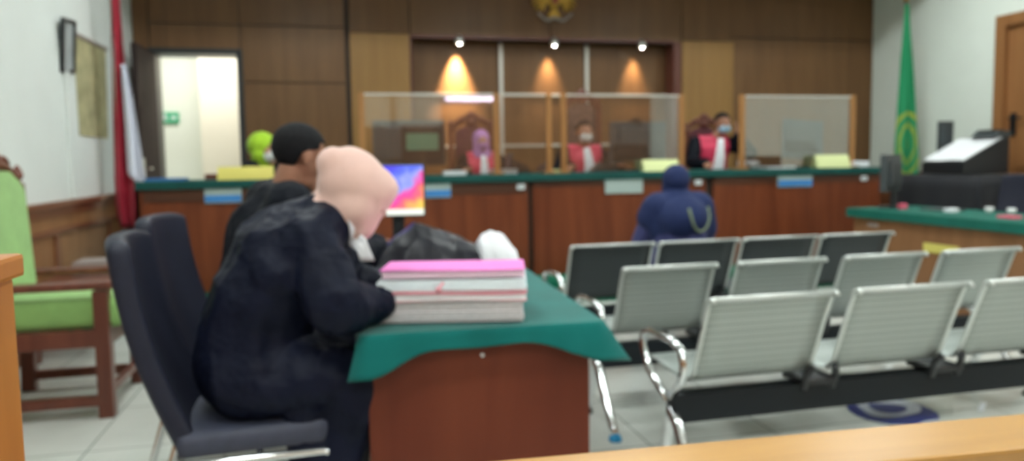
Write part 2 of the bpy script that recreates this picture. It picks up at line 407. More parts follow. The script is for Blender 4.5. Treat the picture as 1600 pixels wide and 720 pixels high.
# back wall: laminate panels with grooves, niche and door opening
b = MB()
g = .007
def pan(x0, x1, z0, z1, y=YB, th=.1): b.box(x0+g, x1-g, y, y+th, z0+g, z1-g)
pan(XL, -1.84, .2, ZC)
pan(-1.84, -.94, 2.44, 2.74); pan(-1.84, -.94, 2.74, ZC)
for z0, z1 in ((.2, 1.3), (1.3, 2.13), (2.13, 2.74), (2.74, ZC)): pan(-.94, .17, z0, z1)
for z0, z1 in ((.2, 2.69), (2.69, ZC)):
    pan(.21, .88, z0, z1, YB-.03, .13)
pan(.88, 2.53, 2.66, ZC, YB-.03, .13); pan(2.53, 4.22, 2.66, ZC, YB-.03, .13)
pan(4.22, 4.94, 2.69, ZC, YB-.03, .13)
for z0, z1 in ((.2, 2.74), (2.74, ZC)): pan(4.94, XR, z0, z1)
pan(.88, 1.954, .2, 2.66, YB+.22); pan(1.954, 3.037, .2, 2.66, YB+.22); pan(3.037, 4.22, .2, 2.66, YB+.22)
wb = struct('wall_back', b, M['panel'])
b = MB(); b.box(XL, -1.84, YB+.02, YB+.32, 0, ZC); b.box(-1.84, -.94, YB+.02, YB+.32, 2.46, ZC)
b.box(-.94, .88, YB+.02, YB+.4, 0, ZC); b.box(4.22, XR, YB+.02, YB+.4, 0, ZC); b.box(.88, 4.22, YB+.225, YB+.4, 0, ZC); b.box(.88, 4.22, YB+.02, YB+.4, 2.675, ZC)
struct('trim_4', b, M['groove'])
b = MB(); b.box(.215, .873, YB-.035, YB-.028, .21, 2.68); b.box(4.23, 4.933, YB-.035, YB-.0, .21, 2.68)
struct('trim_5', b, M['panel_lit'])
b = MB(); b.box(.88, .90, YB-.04, YB+.22, .2, 2.67); b.box(4.12, 4.22, YB-.02, YB+.22, .2, 2.67); b.box(.90, 4.12, YB-.04, YB+.0, 2.645, 2.68)
struct('trim_6', b, M['dark_wood'])
b = MB()
for x in (1.954+.03, 3.037+.03): b.box(x-.02, x+.02, YB+.200, YB+.22, .21, 2.64)
for z in (2.03, 1.42): b.box(.91, 4.11, YB+.205, YB+.22, z-.015, z+.015)
struct('trim_7', b, M['steel_strip'])
# dais with carpet
struct('floor_dais', MB().box(XL, XR, 6.02, YB+.1, 0, .2, .008), M['carpet'])
# door 1 with corridor behind
d = MB(); d.box(-1.86, -1.80, YB-.03, YB+.3, .2, 2.44); d.box(-.98, -.92, YB-.03, YB+.3, .2, 2.44); d.box(-1.86, -.92, YB-.03, YB+.3, 2.42, 2.48)
door1 = struct('door_1', d, M['frame_black'])
def leaf_tf(): return Matrix.Translation((-1.80, YB-.04, 0)) @ Matrix.Rotation(R(-90), 4, 'Z')
lf = MB().box(0, .80, -.02, .02, .21, 2.41, .004).tf(leaf_tf()).build('door_leaf', M['door_dark'], door1)
MB().box(.70, .78, -.03, .03, 1.1, 1.32, .004).tf(leaf_tf()).build('lock_plate', M['steel_arm'], lf)
MB().tube([(.74, .03, 1.22), (.74, .075, 1.22), (.64, .075, 1.22)], .009).tf(leaf_tf()).build('handle', M['chrome'], lf)
b = MB(); b.box(-3.2, -1.6, 10.2, 10.3, 0, 3.0); b.box(-3.3, -3.2, YB+.4, 10.3, 0, 3.0); b.box(-3.2, XL-.12, YB+.3, YB+.42, 0, 3.0)
struct('wall_corridor', b, M['corr_a'])
b = MB(); b.box(-1.6, -.1, 9.9, 10.3, 0, 3.0); b.box(-.2, -.1, YB+.4, 9.9, 0, 3.0)
struct('wall_corridor_end', b, M['corr_b'])
struct('floor_corridor', MB().box(-3.3, -.1, YB+.1, 10.3, 0, .2), M['floor'])
struct('ceiling_corridor', MB().box(-3.3, -.1, YB+.32, 10.3, 3.0, 3.1), M['ceiling'])
# left wall wainscot
b = MB(); b.box(XL, XL+.02, YF, 8.46, .12, .95); b.build
o = struct('trim_8', b, M['wainscot'])
b = MB(); b.box(XL, XL+.06, YF, 8.46, .955, 1.0, .008); b.box(XL, XL+.035, YF, 8.46, .90, .955); b.box(XL, XL+.04, YF, 8.46, .76, .80, .006)
for y in (-1.5, 0, 1.5, 3.0, 4.5, 5.9, 7.2): b.box(XL, XL+.035, y, y+.09, .12, .76)
struct('trim_9', b, M['wainscot_rail'])
struct('baseboard_left', MB().box(XL, XL+.035, YF, 6.02, 0, .12, .004), M['wainscot_rail'])
struct('trim_10', MB().box(XL, XL+.03, 6.35, 6.42, 1.0, 1.99, .004), M['white_wall'])   # cable duct under the picture
# right wall wainscot
b = MB(); b.box(XR-.02, XR, 6.62, 8.46, .12, .98); b.box(XR-.05, XR, 6.62, 8.46, .98, 1.03, .006); b.box(XR-.02, XR, YF, 5.33, .12, .98); b.box(XR-.05, XR, YF, 5.33, .98, 1.03, .006)
struct('trim_11', b, M['wainscot_rail'])
struct('baseboard_right', MB().box(XR-.035, XR, YF, 5.33, 0, .12, .004), M['wainscot_rail'])
# door 2 in the right wall
d = MB(); d.box(XR-.04, XR+.12, 6.48, 6.60, 0, 2.70, .005); d.box(XR-.04, XR+.12, 5.35, 5.47, 0, 2.70, .005); d.box(XR-.04, XR+.12, 5.47, 6.48, 2.58, 2.70, .005)
door2 = struct('door_2', d, M['door_wood'])
d = MB(); d.box(XR+.02, XR+.06, 5.47, 6.48, .005, 2.58)
for z0, z1 in ((.15, .92), (1.08, 2.4)): d.box(XR-.0, XR+.02, 5.62, 6.33, z0, z1, .008)
lf2 = d.build('door_leaf', M['door_wood'], door2)
d = MB(); d.box(XR+.0, XR+.02, 6.36, 6.42, 1.42, 1.66, .003); d.tube([(XR, 6.39, 1.6), (XR-.05, 6.39, 1.6), (XR-.05, 6.24, 1.6)], .012); d.build('handle', M['black_metal'], lf2)

# ceiling lamps
def ceiling_lamp(x, y):
    t = thing('ceiling_light', 'unseen recessed white rectangular ceiling light panel, one of the identical lit panels', 'ceiling light', (x, y, ZC-.05), 0, 'lit ceiling light panels')
    f = MB(); f.box(x-.62, x+.62, y-.17, y-.15, ZC-.05, ZC); f.box(x-.62, x+.62, y+.15, y+.17, ZC-.05, ZC); f.box(x-.62, x-.60, y-.15, y+.15, ZC-.05, ZC); f.box(x+.60, x+.62, y-.15, y+.15, ZC-.05, ZC)
    f.build('frame', M['ceiling'], t)
    MB().box(x-.6, x+.6, y-.15, y+.15, ZC-.045, ZC-.03).build('diffuser', M['panel_on'], t)
    return t
for x in (-.3, 2.5, 5.3):
    for y in (-1.5, .9, 3.6, 6.35): ceiling_lamp(x, y)  # first row, behind the camera, added to brighten surfaces that face it

# niche spotlights
cold = (1, .93, .80)
for i, (x, e, lab) in enumerate(((1.44, 560, 'small bright round spotlight at the left end of the niche top, strongest beam'), (2.57, 90, 'small bright round spotlight in the niche top right below the eagle emblem'), (3.68, 75, 'small bright round spotlight at the right end of the niche top'))):
    t = thing('spotlight', lab, 'spotlight', (x, YB-.06, 2.58), 0, 'spotlights along the niche top')
    c = (x, YB-.06, 2.575)
    MB().lathe(c, [(.045, .0), (.05, .01), (.05, .06), (.02, .085), (.02, .10)]).build('housing', M['steel_arm'], t, True)
    MB().ell((x, YB-.075, 2.605), (.034, .034, .036)).build('bulb', M['lamp_on'], t, True)
    l = bpy.data.lights.new('spot_beam', 'SPOT'); l.energy = e; l.color = (1, .74, .44); l.spot_size = R(54); l.spot_blend = 1.; l.shadow_soft_size = .03
    lo = bpy.data.objects.new('spot_beam', l); COL.objects.link(lo); lo.location = (x, YB+.12, 2.61)
    lo.rotation_euler = (R(7), 0, 0)
# corridor lamp
l = bpy.data.lights.new('corridor_lamp', 'AREA'); l.shape = 'RECTANGLE'; l.size = 1.6; l.size_y = .5; l.energy = 33; l.color = (1, .98, .92)
lo = bpy.data.objects.new('corridor_lamp', l); COL.objects.link(lo); lo.location = (-1.4, 9.3, 2.95)
# wall lamp at the front wall, mirrored in the screens
t = thing('wall_lamp', 'violet-white tube lamp mounted high on the wall behind the railing', 'wall lamp', (2.9, YF+.05, 2.55))
MB().box(2.3, 3.5, YF, YF+.05, 2.5, 2.6, .005).build('lamp_base', M['ceiling'], t)
MB().tube([(2.34, YF+.075, 2.55), (3.46, YF+.075, 2.55)], .028).build('tube', M['tube_on'], t, True)

# ------------------------------------------------------------------ judges' bench
BX0, BX1, BT = -1.54, 5.42, 1.12
t = thing('judges_bench', 'long red-brown veneered bench on the dais with dark green cloth top', 'bench', (1.94, 6.7, .2))
for x0, x1 in ((BX0+.05, 1.69), (1.735, 3.445), (3.525, BX1-.05)):
    b = MB(); b.box(x0, x1, 6.41, 6.44, .2, 1.03, .004); b.box(x0, x0+.06, 6.40, 6.412, .2, 1.03, .002); b.box(x1-.06, x1, 6.40, 6.412, .2, 1.03, .002)
    b.build('front_panel', M['bench_wood'], t)
b = MB(); b.box(BX0+.04, BX1-.04, 6.445, 6.465, .2, 1.05); b.build('backing_board', M['groove'], t)
b = MB(); b.box(BX0+.05, 1.69, 6.398, 6.42, .95, 1.06, .003); b.box(1.735, 3.445, 6.398, 6.42, 1.00, 1.06, .003); b.box(3.525, BX1-.05, 6.398, 6.42, .98, 1.06, .003)
b.build('apron', M['apron_wood'], t)
for x in (BX0+.02, BX1-.05): MB().box(x, x+.03, 6.41, 6.98, .2, 1.06, .003).build('end_panel', M['bench_wood'], t)
MB().box(BX0+.05, BX1-.05, 6.47, 6.98, 1.03, 1.08).build('worktop', M['bench_wood'], t)
b = MB(); b.box(BX0, BX1, 6.36, 7.0, 1.085, BT, .01); b.box(BX0, BX1, 6.355, 6.368, 1.055, 1.10, .004)
b.build('cloth_cover', M['bench_cloth'], t)

def sign(x0, x1, z0, z1, lab, blue=True):
    t = thing('desk_sign', lab, 'sign', ((x0+x1)/2, 6.39, z0), 0, 'name signs on the front of the bench')
    MB().box(x0, x1, 6.383, 6.397, z0, z1, .002).build('plate', M['sign_white'], t)
    if blue: MB().box(x0+.004, x1-.002, 6.377, 6.384, z0+.008, z0+(z1-z0)*.5, .001).build('blue_strip', M['sign_blue'], t)
    else: MB().box(x0+.02, x1-.02, 6.379, 6.384, z0+.05, z0+.09, .001).build('grey_strip', M['sign_white'], t)
sign(-1.03, -.745, .935, 1.065, 'white and blue sign plate on the bench front below the person in lime veil')
sign(.76, .985, .93, 1.065, 'white sign plate with blue lower strip behind the colourful lit screen')
sign(2.42, 2.79, .925, 1.068, 'plain pale sign plate on the bench front left of the navy veil', False)
sign(4.21, 4.59, .94, 1.075, 'white and blue sign plate on the bench front below the rightmost monitor')
for x, lab in ((1.62, 'small white switch plate on the bench front left of the middle joint'), (5.19, 'small white switch plate at the right end of the bench front'), (3.36, 'small white switch plate on the bench front beside the navy veil')):
    t = thing('switch_plate', lab, 'switch', (x, 6.39, 1.0)); MB().box(x-.035, x+.035, 6.383, 6.397, .985, 1.03, .003).build('plate', M['paper'], t); MB().box(x-.012, x+.012, 6.379, 6.384, .995, 1.02).build('rocker', M['sign_white'], t)

# acrylic screens on the bench
def screen(posts, lab, extra=None, strip=None):
    x0, x1 = posts[0], posts[-1]
    t = thing('acrylic_screen', lab, 'screen', ((x0+x1)/2, 6.5, BT), 0, 'clear protective screens on the bench')
    for x in posts:
        b = MB(); b.box(x-.024, x+.024, 6.485, 6.525, BT+.015, 1.845, .003); b.build('post', M['trim_orange'], t)
        MB().box(x-.05, x+.05, 6.45, 6.60, BT, BT+.02, .004).build('foot', M['trim_orange'], t)
    for a, c in zip(posts, posts[1:]):
        pn = MB().box(a+.024, c-.024, 6.503, 6.507, BT+.02, 1.825).build('pane', M['glass'], t)
        MB().box(a+.024, c-.024, 6.498, 6.512, 1.825, 1.84, .002).build('edge_strip', M['glass_edge'], pn)
    return t
screen((.245, 1.431, 1.92), 'clear acrylic screen with three wooden posts in front of the leftmost judge')
screen((2.06, 3.24), 'clear acrylic screen with wooden posts in front of the middle judge in white mask')
screen((3.885, 5.13), 'clear acrylic screen with wooden posts in front of the rightmost bench monitor')

# monitors on the bench, seen from behind
def monitor_back(x0, x1, z1, y, lab, label_plate=False, dark=None, cam=False, tilt=0, roll=0, standx=None):
    xc = (x0+x1)/2; t = thing('monitor', lab, 'monitor', (xc, y, BT), 0, 'monitors on the judges bench')
    h = z1-BT-.09; w = x1-x0; z0 = z1-h
    rot = Matrix.Rotation(tilt, 4, 'X') @ Matrix.Rotation(roll, 4, 'Y')
    T = Matrix.Translation((xc, y, z0+h/2)) @ rot
    b = MB(); b.box(-w/2, w/2, -.012, .025, -h/2, h/2, .008); b.box(-w*.36, w*.36, -.035, -.01, -h*.36, h*.36, .012); b.tf(T); b.build('casing', M['grey_plastic'], t)
    MB().box(-w/2+.012, w/2-.012, .0255, .028, -h/2+.015, h/2-.012).tf(T).build('screen', M['black_plastic'], t)
    if dark:
        MB().box(dark[0]-xc, dark[1]-xc, -.05, -.033, dark[2]-z0-h/2, dark[3]-z0-h/2, .006).tf(T).build('rear_cover', M['black_plastic'], t)
    if label_plate:
        MB().box(.64-xc, .93-xc, -.056, -.049, 1.35-z0-h/2, 1.50-z0-h/2, .002).tf(T).build('green_label', M['green_label'], t)
    sx = standx if standx is not None else xc
    b = MB(); b.box(sx-.03, sx+.03, y+.0, y+.02, BT+.01, z0+h*.5, .004); b.box(sx-.12, sx+.12, y-.09, y+.11, BT, BT+.015, .006); b.build('stand', M['black_plastic'], t)
    if cam:
        b = MB(); b.box(2.84, 2.92, y-.02, y+.03, z1-.005, z1+.03, .006); b.build('webcam', M['black_plastic'], t)
    return t
monitor_back(.345, 1.0, 1.62, 6.75, 'large blue-grey monitor seen from behind with pale green label on its dark rear', True, (.60, .985, 1.21, 1.585))
monitor_back(2.61, 3.195, 1.60, 6.75, 'grey monitor seen from behind with a small webcam on its top edge', False, (2.63, 2.98, 1.24, 1.38), True)
monitor_back(4.50, 4.97, 1.615, 6.75, 'tilted grey monitor seen from behind at the right end of the bench', False, (4.50, 4.84, 1.27, 1.39), False, R(-6), R(4), 4.80)

def tent_card(x0, x1, z1, y, m, lab, dep=.10):
    zc = BT; t = thing('name_card', lab, 'name card', ((x0+x1)/2, y, zc), 0, 'folded name cards on the bench')
    MB().sheet(lambda u, v: (x0+(x1-x0)*v, y-dep/2+dep*u, zc+.002+(z1-zc)*(1-abs(2*u-1))), 6, 2, .004).build('card', m, t)
    MB().sheet(lambda u, v: (x0+.03+(x1-x0-.06)*v, y-dep/2-.004+dep*.5*(.25+.5*u), zc+.004+(z1-zc)*(.25+.5*u)), 2, 2, .002).build('front_panel', m, t)
tent_card(2.80, 3.16, 1.225, 6.42, M['lime_card'], 'pale yellow-green folded name card below the webcam monitor')
tent_card(4.64, 5.02, 1.245, 6.42, M['lime_card'], 'pale yellow-green folded name card in front of the rightmost acrylic screen')
tent_card(-.925, -.49, 1.225, 6.43, M['yellow_card'], 'mustard yellow folded name card in front of the clerk in lime veil')
tag(MB().box(-1.50, -1.20, 6.50, 6.72, BT, BT+.022, .004).build('folder', M['blue_folder']), 'blue folder lying flat at the left end of the bench', 'folder')
tag(MB().box(-1.08, -.90, 6.75, 6.9, BT, BT+.05, .006).build('pencil_box', M['arm_wood']), 'small brown box on the bench left of the mustard name card', 'box')
tag(MB().box(5.12, 5.30, 6.45, 6.62, BT, BT+.06, .006).build('tissue_box', M['paper']), 'small white box standing at the right end of the bench', 'box')
def cup(x, y, z, lab, r=.032, h=.07, grp='white cups'):
    t = thing('cup', lab, 'cup', (x, y, z), 0, grp)
    MB().lathe((x, y, z), [(r*.65, 0), (r*.95, h*.4), (r, h), (r*.9, h), (r*.8, h*.4), (r*.5, .008)]).build('bowl', M['white_ceramic'], t, True)
    MB().tube([(x+r*.9, y, z+h*.8), (x+r*1.5, y, z+h*.75), (x+r*1.5, y, z+h*.4), (x+r*.9, y, z+h*.3)], .004, 6).build('handle', M['white_ceramic'], t, True)
cup(3.965, 6.62, BT, 'white cup on the bench just right of the rightmost judge', .05, .085, 'white cups on the bench')
cup(4.09, 6.62, BT, 'white cup on the bench, second one to the right of the rightmost judge', .045, .08, 'white cups on the bench')
def papers(x, y, z, w, d, n, lab, rz=0, m=None):
    b = MB()
    for k in range(n):
        rot = Matrix.Rotation(rz+random.uniform(-.08, .08), 4, 'Z'); b.box(x-w/2, x+w/2, y-d/2, y+d/2, z+.008*k, z+.008*k+.007, 0, rot.to_3x3())
    return tag(b.build('paper_stack', m or M['paper']), lab, 'papers')
papers(4.33, 6.62, BT, .32, .22, 3, 'low stack of white papers on the bench left of the rightmost monitor')
papers(1.05, 6.58, BT, .2, .18, 5, 'small stack of pale papers on the bench right of the green-labelled monitor')
papers(1.52, 6.62, BT, .22, .16, 6, 'thin stack of pale papers on the bench in front of the leftmost judge')
papers(2.0, 6.60, BT, .1, .14, 4, 'small pale note pad on the bench between two acrylic screens', 0, M['lime_card'])
def microphone(x, y, lab, h=.22):
    t = thing('microphone', lab, 'microphone', (x, y, BT), 0, 'desk microphones on the bench')
    MB().lathe((x, y, BT), [(.055, 0), (.055, .02), (.03, .035), (.01, .04)]).build('base', M['black_plastic'], t, True)
    MB().tube([(x, y, BT+.03), (x-.01, y+.01, BT+h*.5), (x-.04, y+.05, BT+h*.85)], .007, 8).build('gooseneck', M['black_metal'], t, True)
    MB().cap((x-.04, y+.05, BT+h*.85), .018, (x-.055, y+.07, BT+h), .02).build('windshield', M['black_plastic'], t, True)
microphone(4.86, 6.60, 'black gooseneck microphone on the bench in front of the rightmost monitor')
t = thing('telephone', 'black desk telephone on the bench right of the leftmost judge', 'telephone', (1.69, 6.72, BT))
MB().prism([(1.57, BT), (1.80, BT), (1.76, BT+.07), (1.60, BT+.15)], 'Y', 6.66, 6.84, .006).build('body', M['black_plastic'], t)
MB().cap((1.60, 6.67, BT+.17), .022, (1.62, 6.84, BT+.16), .022).build('handset', M['dark_plastic'], t, True)
t = thing('document_case', 'dark grey rounded case on the bench in front of the middle judge', 'case', (2.48, 6.62, BT))
MB().prism([(2.36, BT), (2.66, BT), (2.62, BT+.04), (2.56, BT+.09), (2.46, BT+.09), (2.40, BT+.04)], 'Y', 6.57, 6.72, .006).build('body', M['dark_plastic'], t)
MB().tube([(2.46, 6.64, BT+.10), (2.47, 6.64, BT+.125), (2.55, 6.64, BT+.125), (2.56, 6.64, BT+.10)], .006, 6).build('handle', M['black_plastic'], t)

# ------------------------------------------------------------------ carved judge chairs
def carved_chair(xc, y, top, w, lab, pad):
    t = thing('judge_chair', lab, 'chair', (xc, y, .2), 0, 'carved high-backed chairs behind the bench')
    z0 = .2; yb = y+.25
    for sx in (-1, 1):
        x = xc+sx*(w/2-.03)
        b = MB(); b.box(x-.025, x+.025, yb-.03, yb+.02, z0, top-.16, .004); b.lathe((x, yb-.005, top-.16), [(.025, 0), (.03, .015), (.015, .03), (.028, .055), (.02, .08), (.006, .10)]); b.build('rear_post', M['dark_wood'], t)
        MB().lathe((x, y-.25, z0), [(.02, 0), (.03, .03), (.02, .08), (.032, .2), (.022, .35), (.03, .42)]).build('leg', M['dark_wood'], t, True)
        b = MB(); b.tube([(x, yb-.03, z0+.68), (x, y, z0+.70), (x, y-.25, z0+.67), (x, y-.31, z0+.63)], [.022, .026, .03, .02], 10); b.lathe((x, y-.25, z0+.42), [(.02, 0), (.028, .08), (.018, .16), (.025, .24)]); b.build('armrest', M['dark_wood'], t, True)
    MB().box(xc-w/2+.02, xc+w/2-.02, y-.29, yb, z0+.36, z0+.44, .01).build('seat_frame', M['dark_wood'], t)
    MB().box(xc-w/2+.05, xc+w/2-.05, y-.28, yb-.05, z0+.44, z0+.50, .025).build('seat', pad, t)
    pl = [(xc-w/2+.07, z0+.52), (xc+w/2-.07, z0+.52)]
    for k in range(9):
        a = PI*k/8; pl.append((xc+(w/2-.07)*math.cos(a), top-.22+.10*math.sin(a)))
    MB().prism(pl, 'Y', yb-.045, yb-.0, .012).build('backrest', pad, t)
    b = MB()
    b.tube([(xc+(w/2-.05)*math.cos(PI*k/16), yb-.02, top-.20+.13*math.sin(PI*k/16)) for k in range(17)], .024, 8)
    for s in (-1, 1):
        b.tube([(xc+s*(.05+.10*math.cos(a)*math.exp(-a*.18)), yb-.03, top-.08+.055*math.sin(a)*math.exp(-a*.12)) for a in [k*.45 for k in range(12)]], .014, 8)
        for k in range(4): b.ell((xc+s*(.05+k*.045), yb-.035, top-.035-k*.022), (.028, .02, .022))
    b.ell((xc, yb-.03, top-.02), (.045, .025, .05)); b.ell((xc, yb-.045, top-.09), (.05, .02, .04))
    for k in range(5):
        a = PI*(k+.5)/5; b.ell((xc+.06*math.cos(a), yb-.035, top-.07+.07*math.sin(a)), (.016, .014, .024), Matrix.Rotation(-(a-PI/2), 3, 'Y'))
    b.build('carved_crest', M['dark_wood'], t, True)
    return t
M['maroon'] = mat('maroon_upholstery', (.10, .022, .03), .7, noise_amt=.15, nscale=20)
M['brown_pad'] = mat('brown_figured_upholstery', (.115, .06, .045), .7, noise_amt=.55, nscale=26)
carved_chair(1.42, 7.45, 1.74, .50, 'carved dark red-brown high-backed chair behind the leftmost judge', M['maroon'])
carved_chair(2.64, 7.45, 1.98, .46, 'tallest carved brown chair behind the middle judge in white mask', M['brown_pad'])
carved_chair(4.10, 7.45, 1.71, .52, 'carved red-brown chair behind the judge in the blue mask', M['maroon'])

# ------------------------------------------------------------------ people
def frame_from(fwd, up=V((0, 0, 1))):
    f = V(fwd).normalized(); r = f.cross(V(up)).normalized(); u = r.cross(f).normalized()
    return Matrix((r, f, u)).transposed()          # columns right, forward, up
def add_head(b, c, Q, s=1.):
    P = lambda x, y, z: V(c)+Q @ V((x*s, y*s, z*s))
    E = lambda p, rad: b.ell(P(*p), [k*s for k in rad], Q, 20, 14)
    E((0, -.012, .03), (.076, .096, .086))       # skull
    E((0, .025, -.01), (.062, .072, .085))       # face
    E((0, .035, -.075), (.042, .05, .038))       # jaw
    E((0, .072, -.098), (.022, .02, .017))       # chin
    E((0, .086, .028), (.045, .012, .012))       # brow
    b.cap(P(0, .090, .02), .008*s, P(0, .110, -.02), .013*s)
    E((-.011, .1, -.024), (.009, .009, .008)); E((.011, .1, -.024), (.009, .009, .008))
    E((0, .093, -.052), (.024, .010, .006)); E((0, .092, -.063), (.021, .010, .006))
    for sx in (-1, 1):
        E((sx*.045, .067, -.02), (.022, .022, .02))
        E((sx*.079, -.005, -.005), (.008, .020, .032))
def add_hand(b, wr, d, nrm, thumb, curl=.5, s=1.):
    """wr wrist, d pointing direction, nrm back-of-hand normal, thumb = +1/-1 side"""
    d = V(d).normalized(); n = V(nrm); n = (n-d*n.dot(d)).normalized(); lat = d.cross(n)*thumb
    Q = Matrix((lat, d, n)).transposed()
    wr = V(wr)
    b.ell(wr+d*.045*s, (.040*s, .052*s, .016*s), Q, 14, 10)
    b.cap(wr-d*.01, .025*s, wr+d*.03*s, .022*s, 1.2, lat)
    for i, (o, L) in enumerate(((.029, .068), (.010, .078), (-.010, .072), (-.028, .056))):
        p = wr+d*.082*s+lat*o*s; a = curl*.35; dd = d.copy()
        dd = (d+lat*o*2.2).normalized()
        for k, fr in enumerate((.45, .32, .23)):
            dv = (dd*math.cos(a)-n*math.sin(a))
            q = p+dv*L*fr*s
            b.cap(p, (.0095-.0008*k)*s, q, (.0088-.0008*k)*s, seg=10); p = q; a += curl*.75
    p = wr+d*.025*s+lat*.033*s
    dv = (d*.6+lat*.75-n*.25).normalized(); q = p+dv*.036*s; b.cap(p, .012*s, q, .0105*s, seg=10)
    dv = (d*.9+lat*.3-n*.3).normalized(); b.cap(q, .0105*s, q+dv*.028*s, .009*s, seg=10)
def ik(a, c, l1, l2, hint):
    a, c = V(a), V(c); d = c-a; L = min(d.length, (l1+l2)*.995); dn = d.normalized()
    if L < abs(l1-l2)+.01: L = abs(l1-l2)+.01
    x = (l1*l1-l2*l2+L*L)/(2*L); h = math.sqrt(max(0, l1*l1-x*x)); hv = V(hint); hv = (hv-dn*hv.dot(dn)).normalized()
    return a+dn*x+hv*h, a+dn*L
def make_person(label, base, face, seat=.46, floorz=0, lean=8, sh=.19, tor=.50, wr=None, hand_dir=None, head_fwd=None, head_off=(0, .04, .15),
                robe=None, robe_name='robe', skin=None, bulk=1., hs=1., veil=None, veil_drop=.0, hair=None, mask=None, curl=(.6, .6), knee=.42, wrinkle=.006, group=None,
                knee_w=.11, foot_back=0, hint=None, bun=0, sleeve=1., voxel=.007, veil_name='veil', bend=None, vn=1., skirt=1., ov=None, pose=None):
    """one seated figure. base = point on the seat under the pelvis (x,y); face = heading angle (0 = +Y, clockwise to +X)"""
    F = V((math.sin(face), math.cos(face), 0)); Rt = V((math.cos(face), -math.sin(face), 0)); Z = V((0, 0, 1))
    B = V((base[0], base[1], 0)); L = lambda x, y, z: B+Rt*x+F*y+Z*z
    skin = skin or M['skin']; zs = floorz+seat
    la = R(lean); up = F*math.sin(la)+Z*math.cos(la)
    hip = L(0, 0, zs+.10); 
    if bend: # rounded back: lower spine and upper spine lean differently
        lb = R(bend); up2 = F*math.sin(lb)+Z*math.cos(lb)
        mid = hip+up*tor*.55; chest = mid+up2*tor*.2; neck = mid+up2*tor*.45
    else:
        up2 = up; mid = hip+up*tor*.4; chest = hip+up*tor*.72; neck = hip+up*tor
    ov = ov or {}
    hip = V(ov.get('hip', hip)); mid = V(ov.get('mid', mid)); chest = V(ov.get('chest', chest)); neck = V(ov.get('neck', neck))
    if ov: up2 = (neck-chest).normalized()
    Hc = neck+Rt*head_off[0]+F*head_off[1]+Z*head_off[2]
    if 'head' in ov: Hc = V(ov['head'])
    HF = V(head_fwd) if head_fwd else F
    HU = Z if abs(HF.normalized().z) < .9 else F
    Q = frame_from(HF, HU)
    shp = [neck-up2*.055+Rt*s*sh for s in (-1, 1)]
    wrs = wr or ((-.14, .34, zs+.16), (.14, .34, zs+.16))
    wrists, elbows = [], []
    for i, s in enumerate((-1, 1)):
        hv = (hint[i] if hint else (Rt*s*.7-Z-F*.2))
        if ov.get('sh') and ov['sh'][i]: shp[i] = V(ov['sh'][i])
        e, w = ik(shp[i], L(*wrs[i]), .275, .245, hv); 
        if ov.get('el') and ov['el'][i]: e = V(ov['el'][i]); w = V(ov['wr'][i])
        elbows.append(e); wrists.append(w)
    hips = [hip+Rt*s*.085 for s in (-1, 1)]
    knees = [L(s*knee_w, knee, zs+.07) for s in (-1, 1)]
    ank = [L(s*(knee_w+.0), knee-.03-foot_back, floorz+.075) for s in (-1, 1)]
    if 'an' in ov: ank = [V(q) for q in ov['an']]
    if 'kn' in ov: knees = [V(q) for q in ov['kn']]
    b = MB()
    # body: one continuous surface
    b.cap(hip, .115, mid, .105, 1.25, Rt); b.cap(mid, .105, chest, .115, 1.3, Rt); b.cap(chest, .11, neck-up2*.06, .075, 1.35, Rt)
    b.cap(neck-up2*.06, .055, Hc+Q @ V((0, -.02, -.06))*hs, .050)
    b.cap(shp[0], .05, shp[1], .05)
    for i, s in enumerate((-1, 1)):
        b.cap(shp[i], .052, elbows[i], .038); b.cap(elbows[i], .038, wrists[i], .024)
        hd = V(hand_dir[i]) if hand_dir and hand_dir[i] else (wrists[i]-elbows[i]).normalized()
        add_hand(b, wrists[i]+hd*.01, hd, Z*.9+Rt*s*.25, -s, curl[i])
        b.cap(hips[i], .085, knees[i], .058); b.cap(knees[i], .055, ank[i], .036)
        b.cap(ank[i]-F*.02-Z*.03, .036, ank[i]+F*.13-Z*.045, .028, 1.15, Rt)
    add_head(b, Hc, Q, hs)
    o = b.remesh('person', skin, None, voxel, 2, origin=(base[0], base[1], floorz))
    tag(o, label, 'person', group)
    # robe
    r = MB()
    k = bulk
    r.cap(hip-Z*.0, .15*k, mid, .145*k, 1.22, Rt); r.cap(mid, .145*k, chest, .145*k, 1.25, Rt); r.cap(chest, .14*k, neck-up2*.075, .09*k, 1.45, Rt)
    r.cap(shp[0]-up2*.01, .072, shp[1]-up2*.01, .072)
    for i, s in enumerate((-1, 1)):
        r.cap(neck-up2*.045, .062, shp[i]+(neck-shp[i])*.15, .066); r.cap(chest, .12*k, shp[i]-up2*.05, .085)
        r.cap(shp[i]-up2*.01, .075*sleeve, elbows[i], .068*sleeve)
        w2 = elbows[i]+(wrists[i]-elbows[i])*.9
        r.cap(elbows[i], .068*sleeve, w2, .062*sleeve)
        r.cap(hips[i], .118*k, knees[i], .088*k); r.cap(knees[i], .088*k, ank[i]+Z*.10, .075*k*skirt)
    r.cap(hip+F*.08, .115*k, (knees[0]+knees[1])/2-Z*.01, .085*k, 1.5, Rt)
    for (q0, ra, q1, rc) in ov.get('extra', ()): r.cap(q0, ra, q1, rc)
    rb = r.remesh(robe_name, robe or M['black_robe'], o, .0105, 9, wrinkle, 6, (1, 1, .55))
    info = dict(hip=hip, mid=mid, chest=chest, neck=neck, head=Hc, Q=Q, F=F, R=Rt, up=up2, sh=shp, el=elbows, wr=wrists, kn=knees, an=ank, robe=rb, body=o)
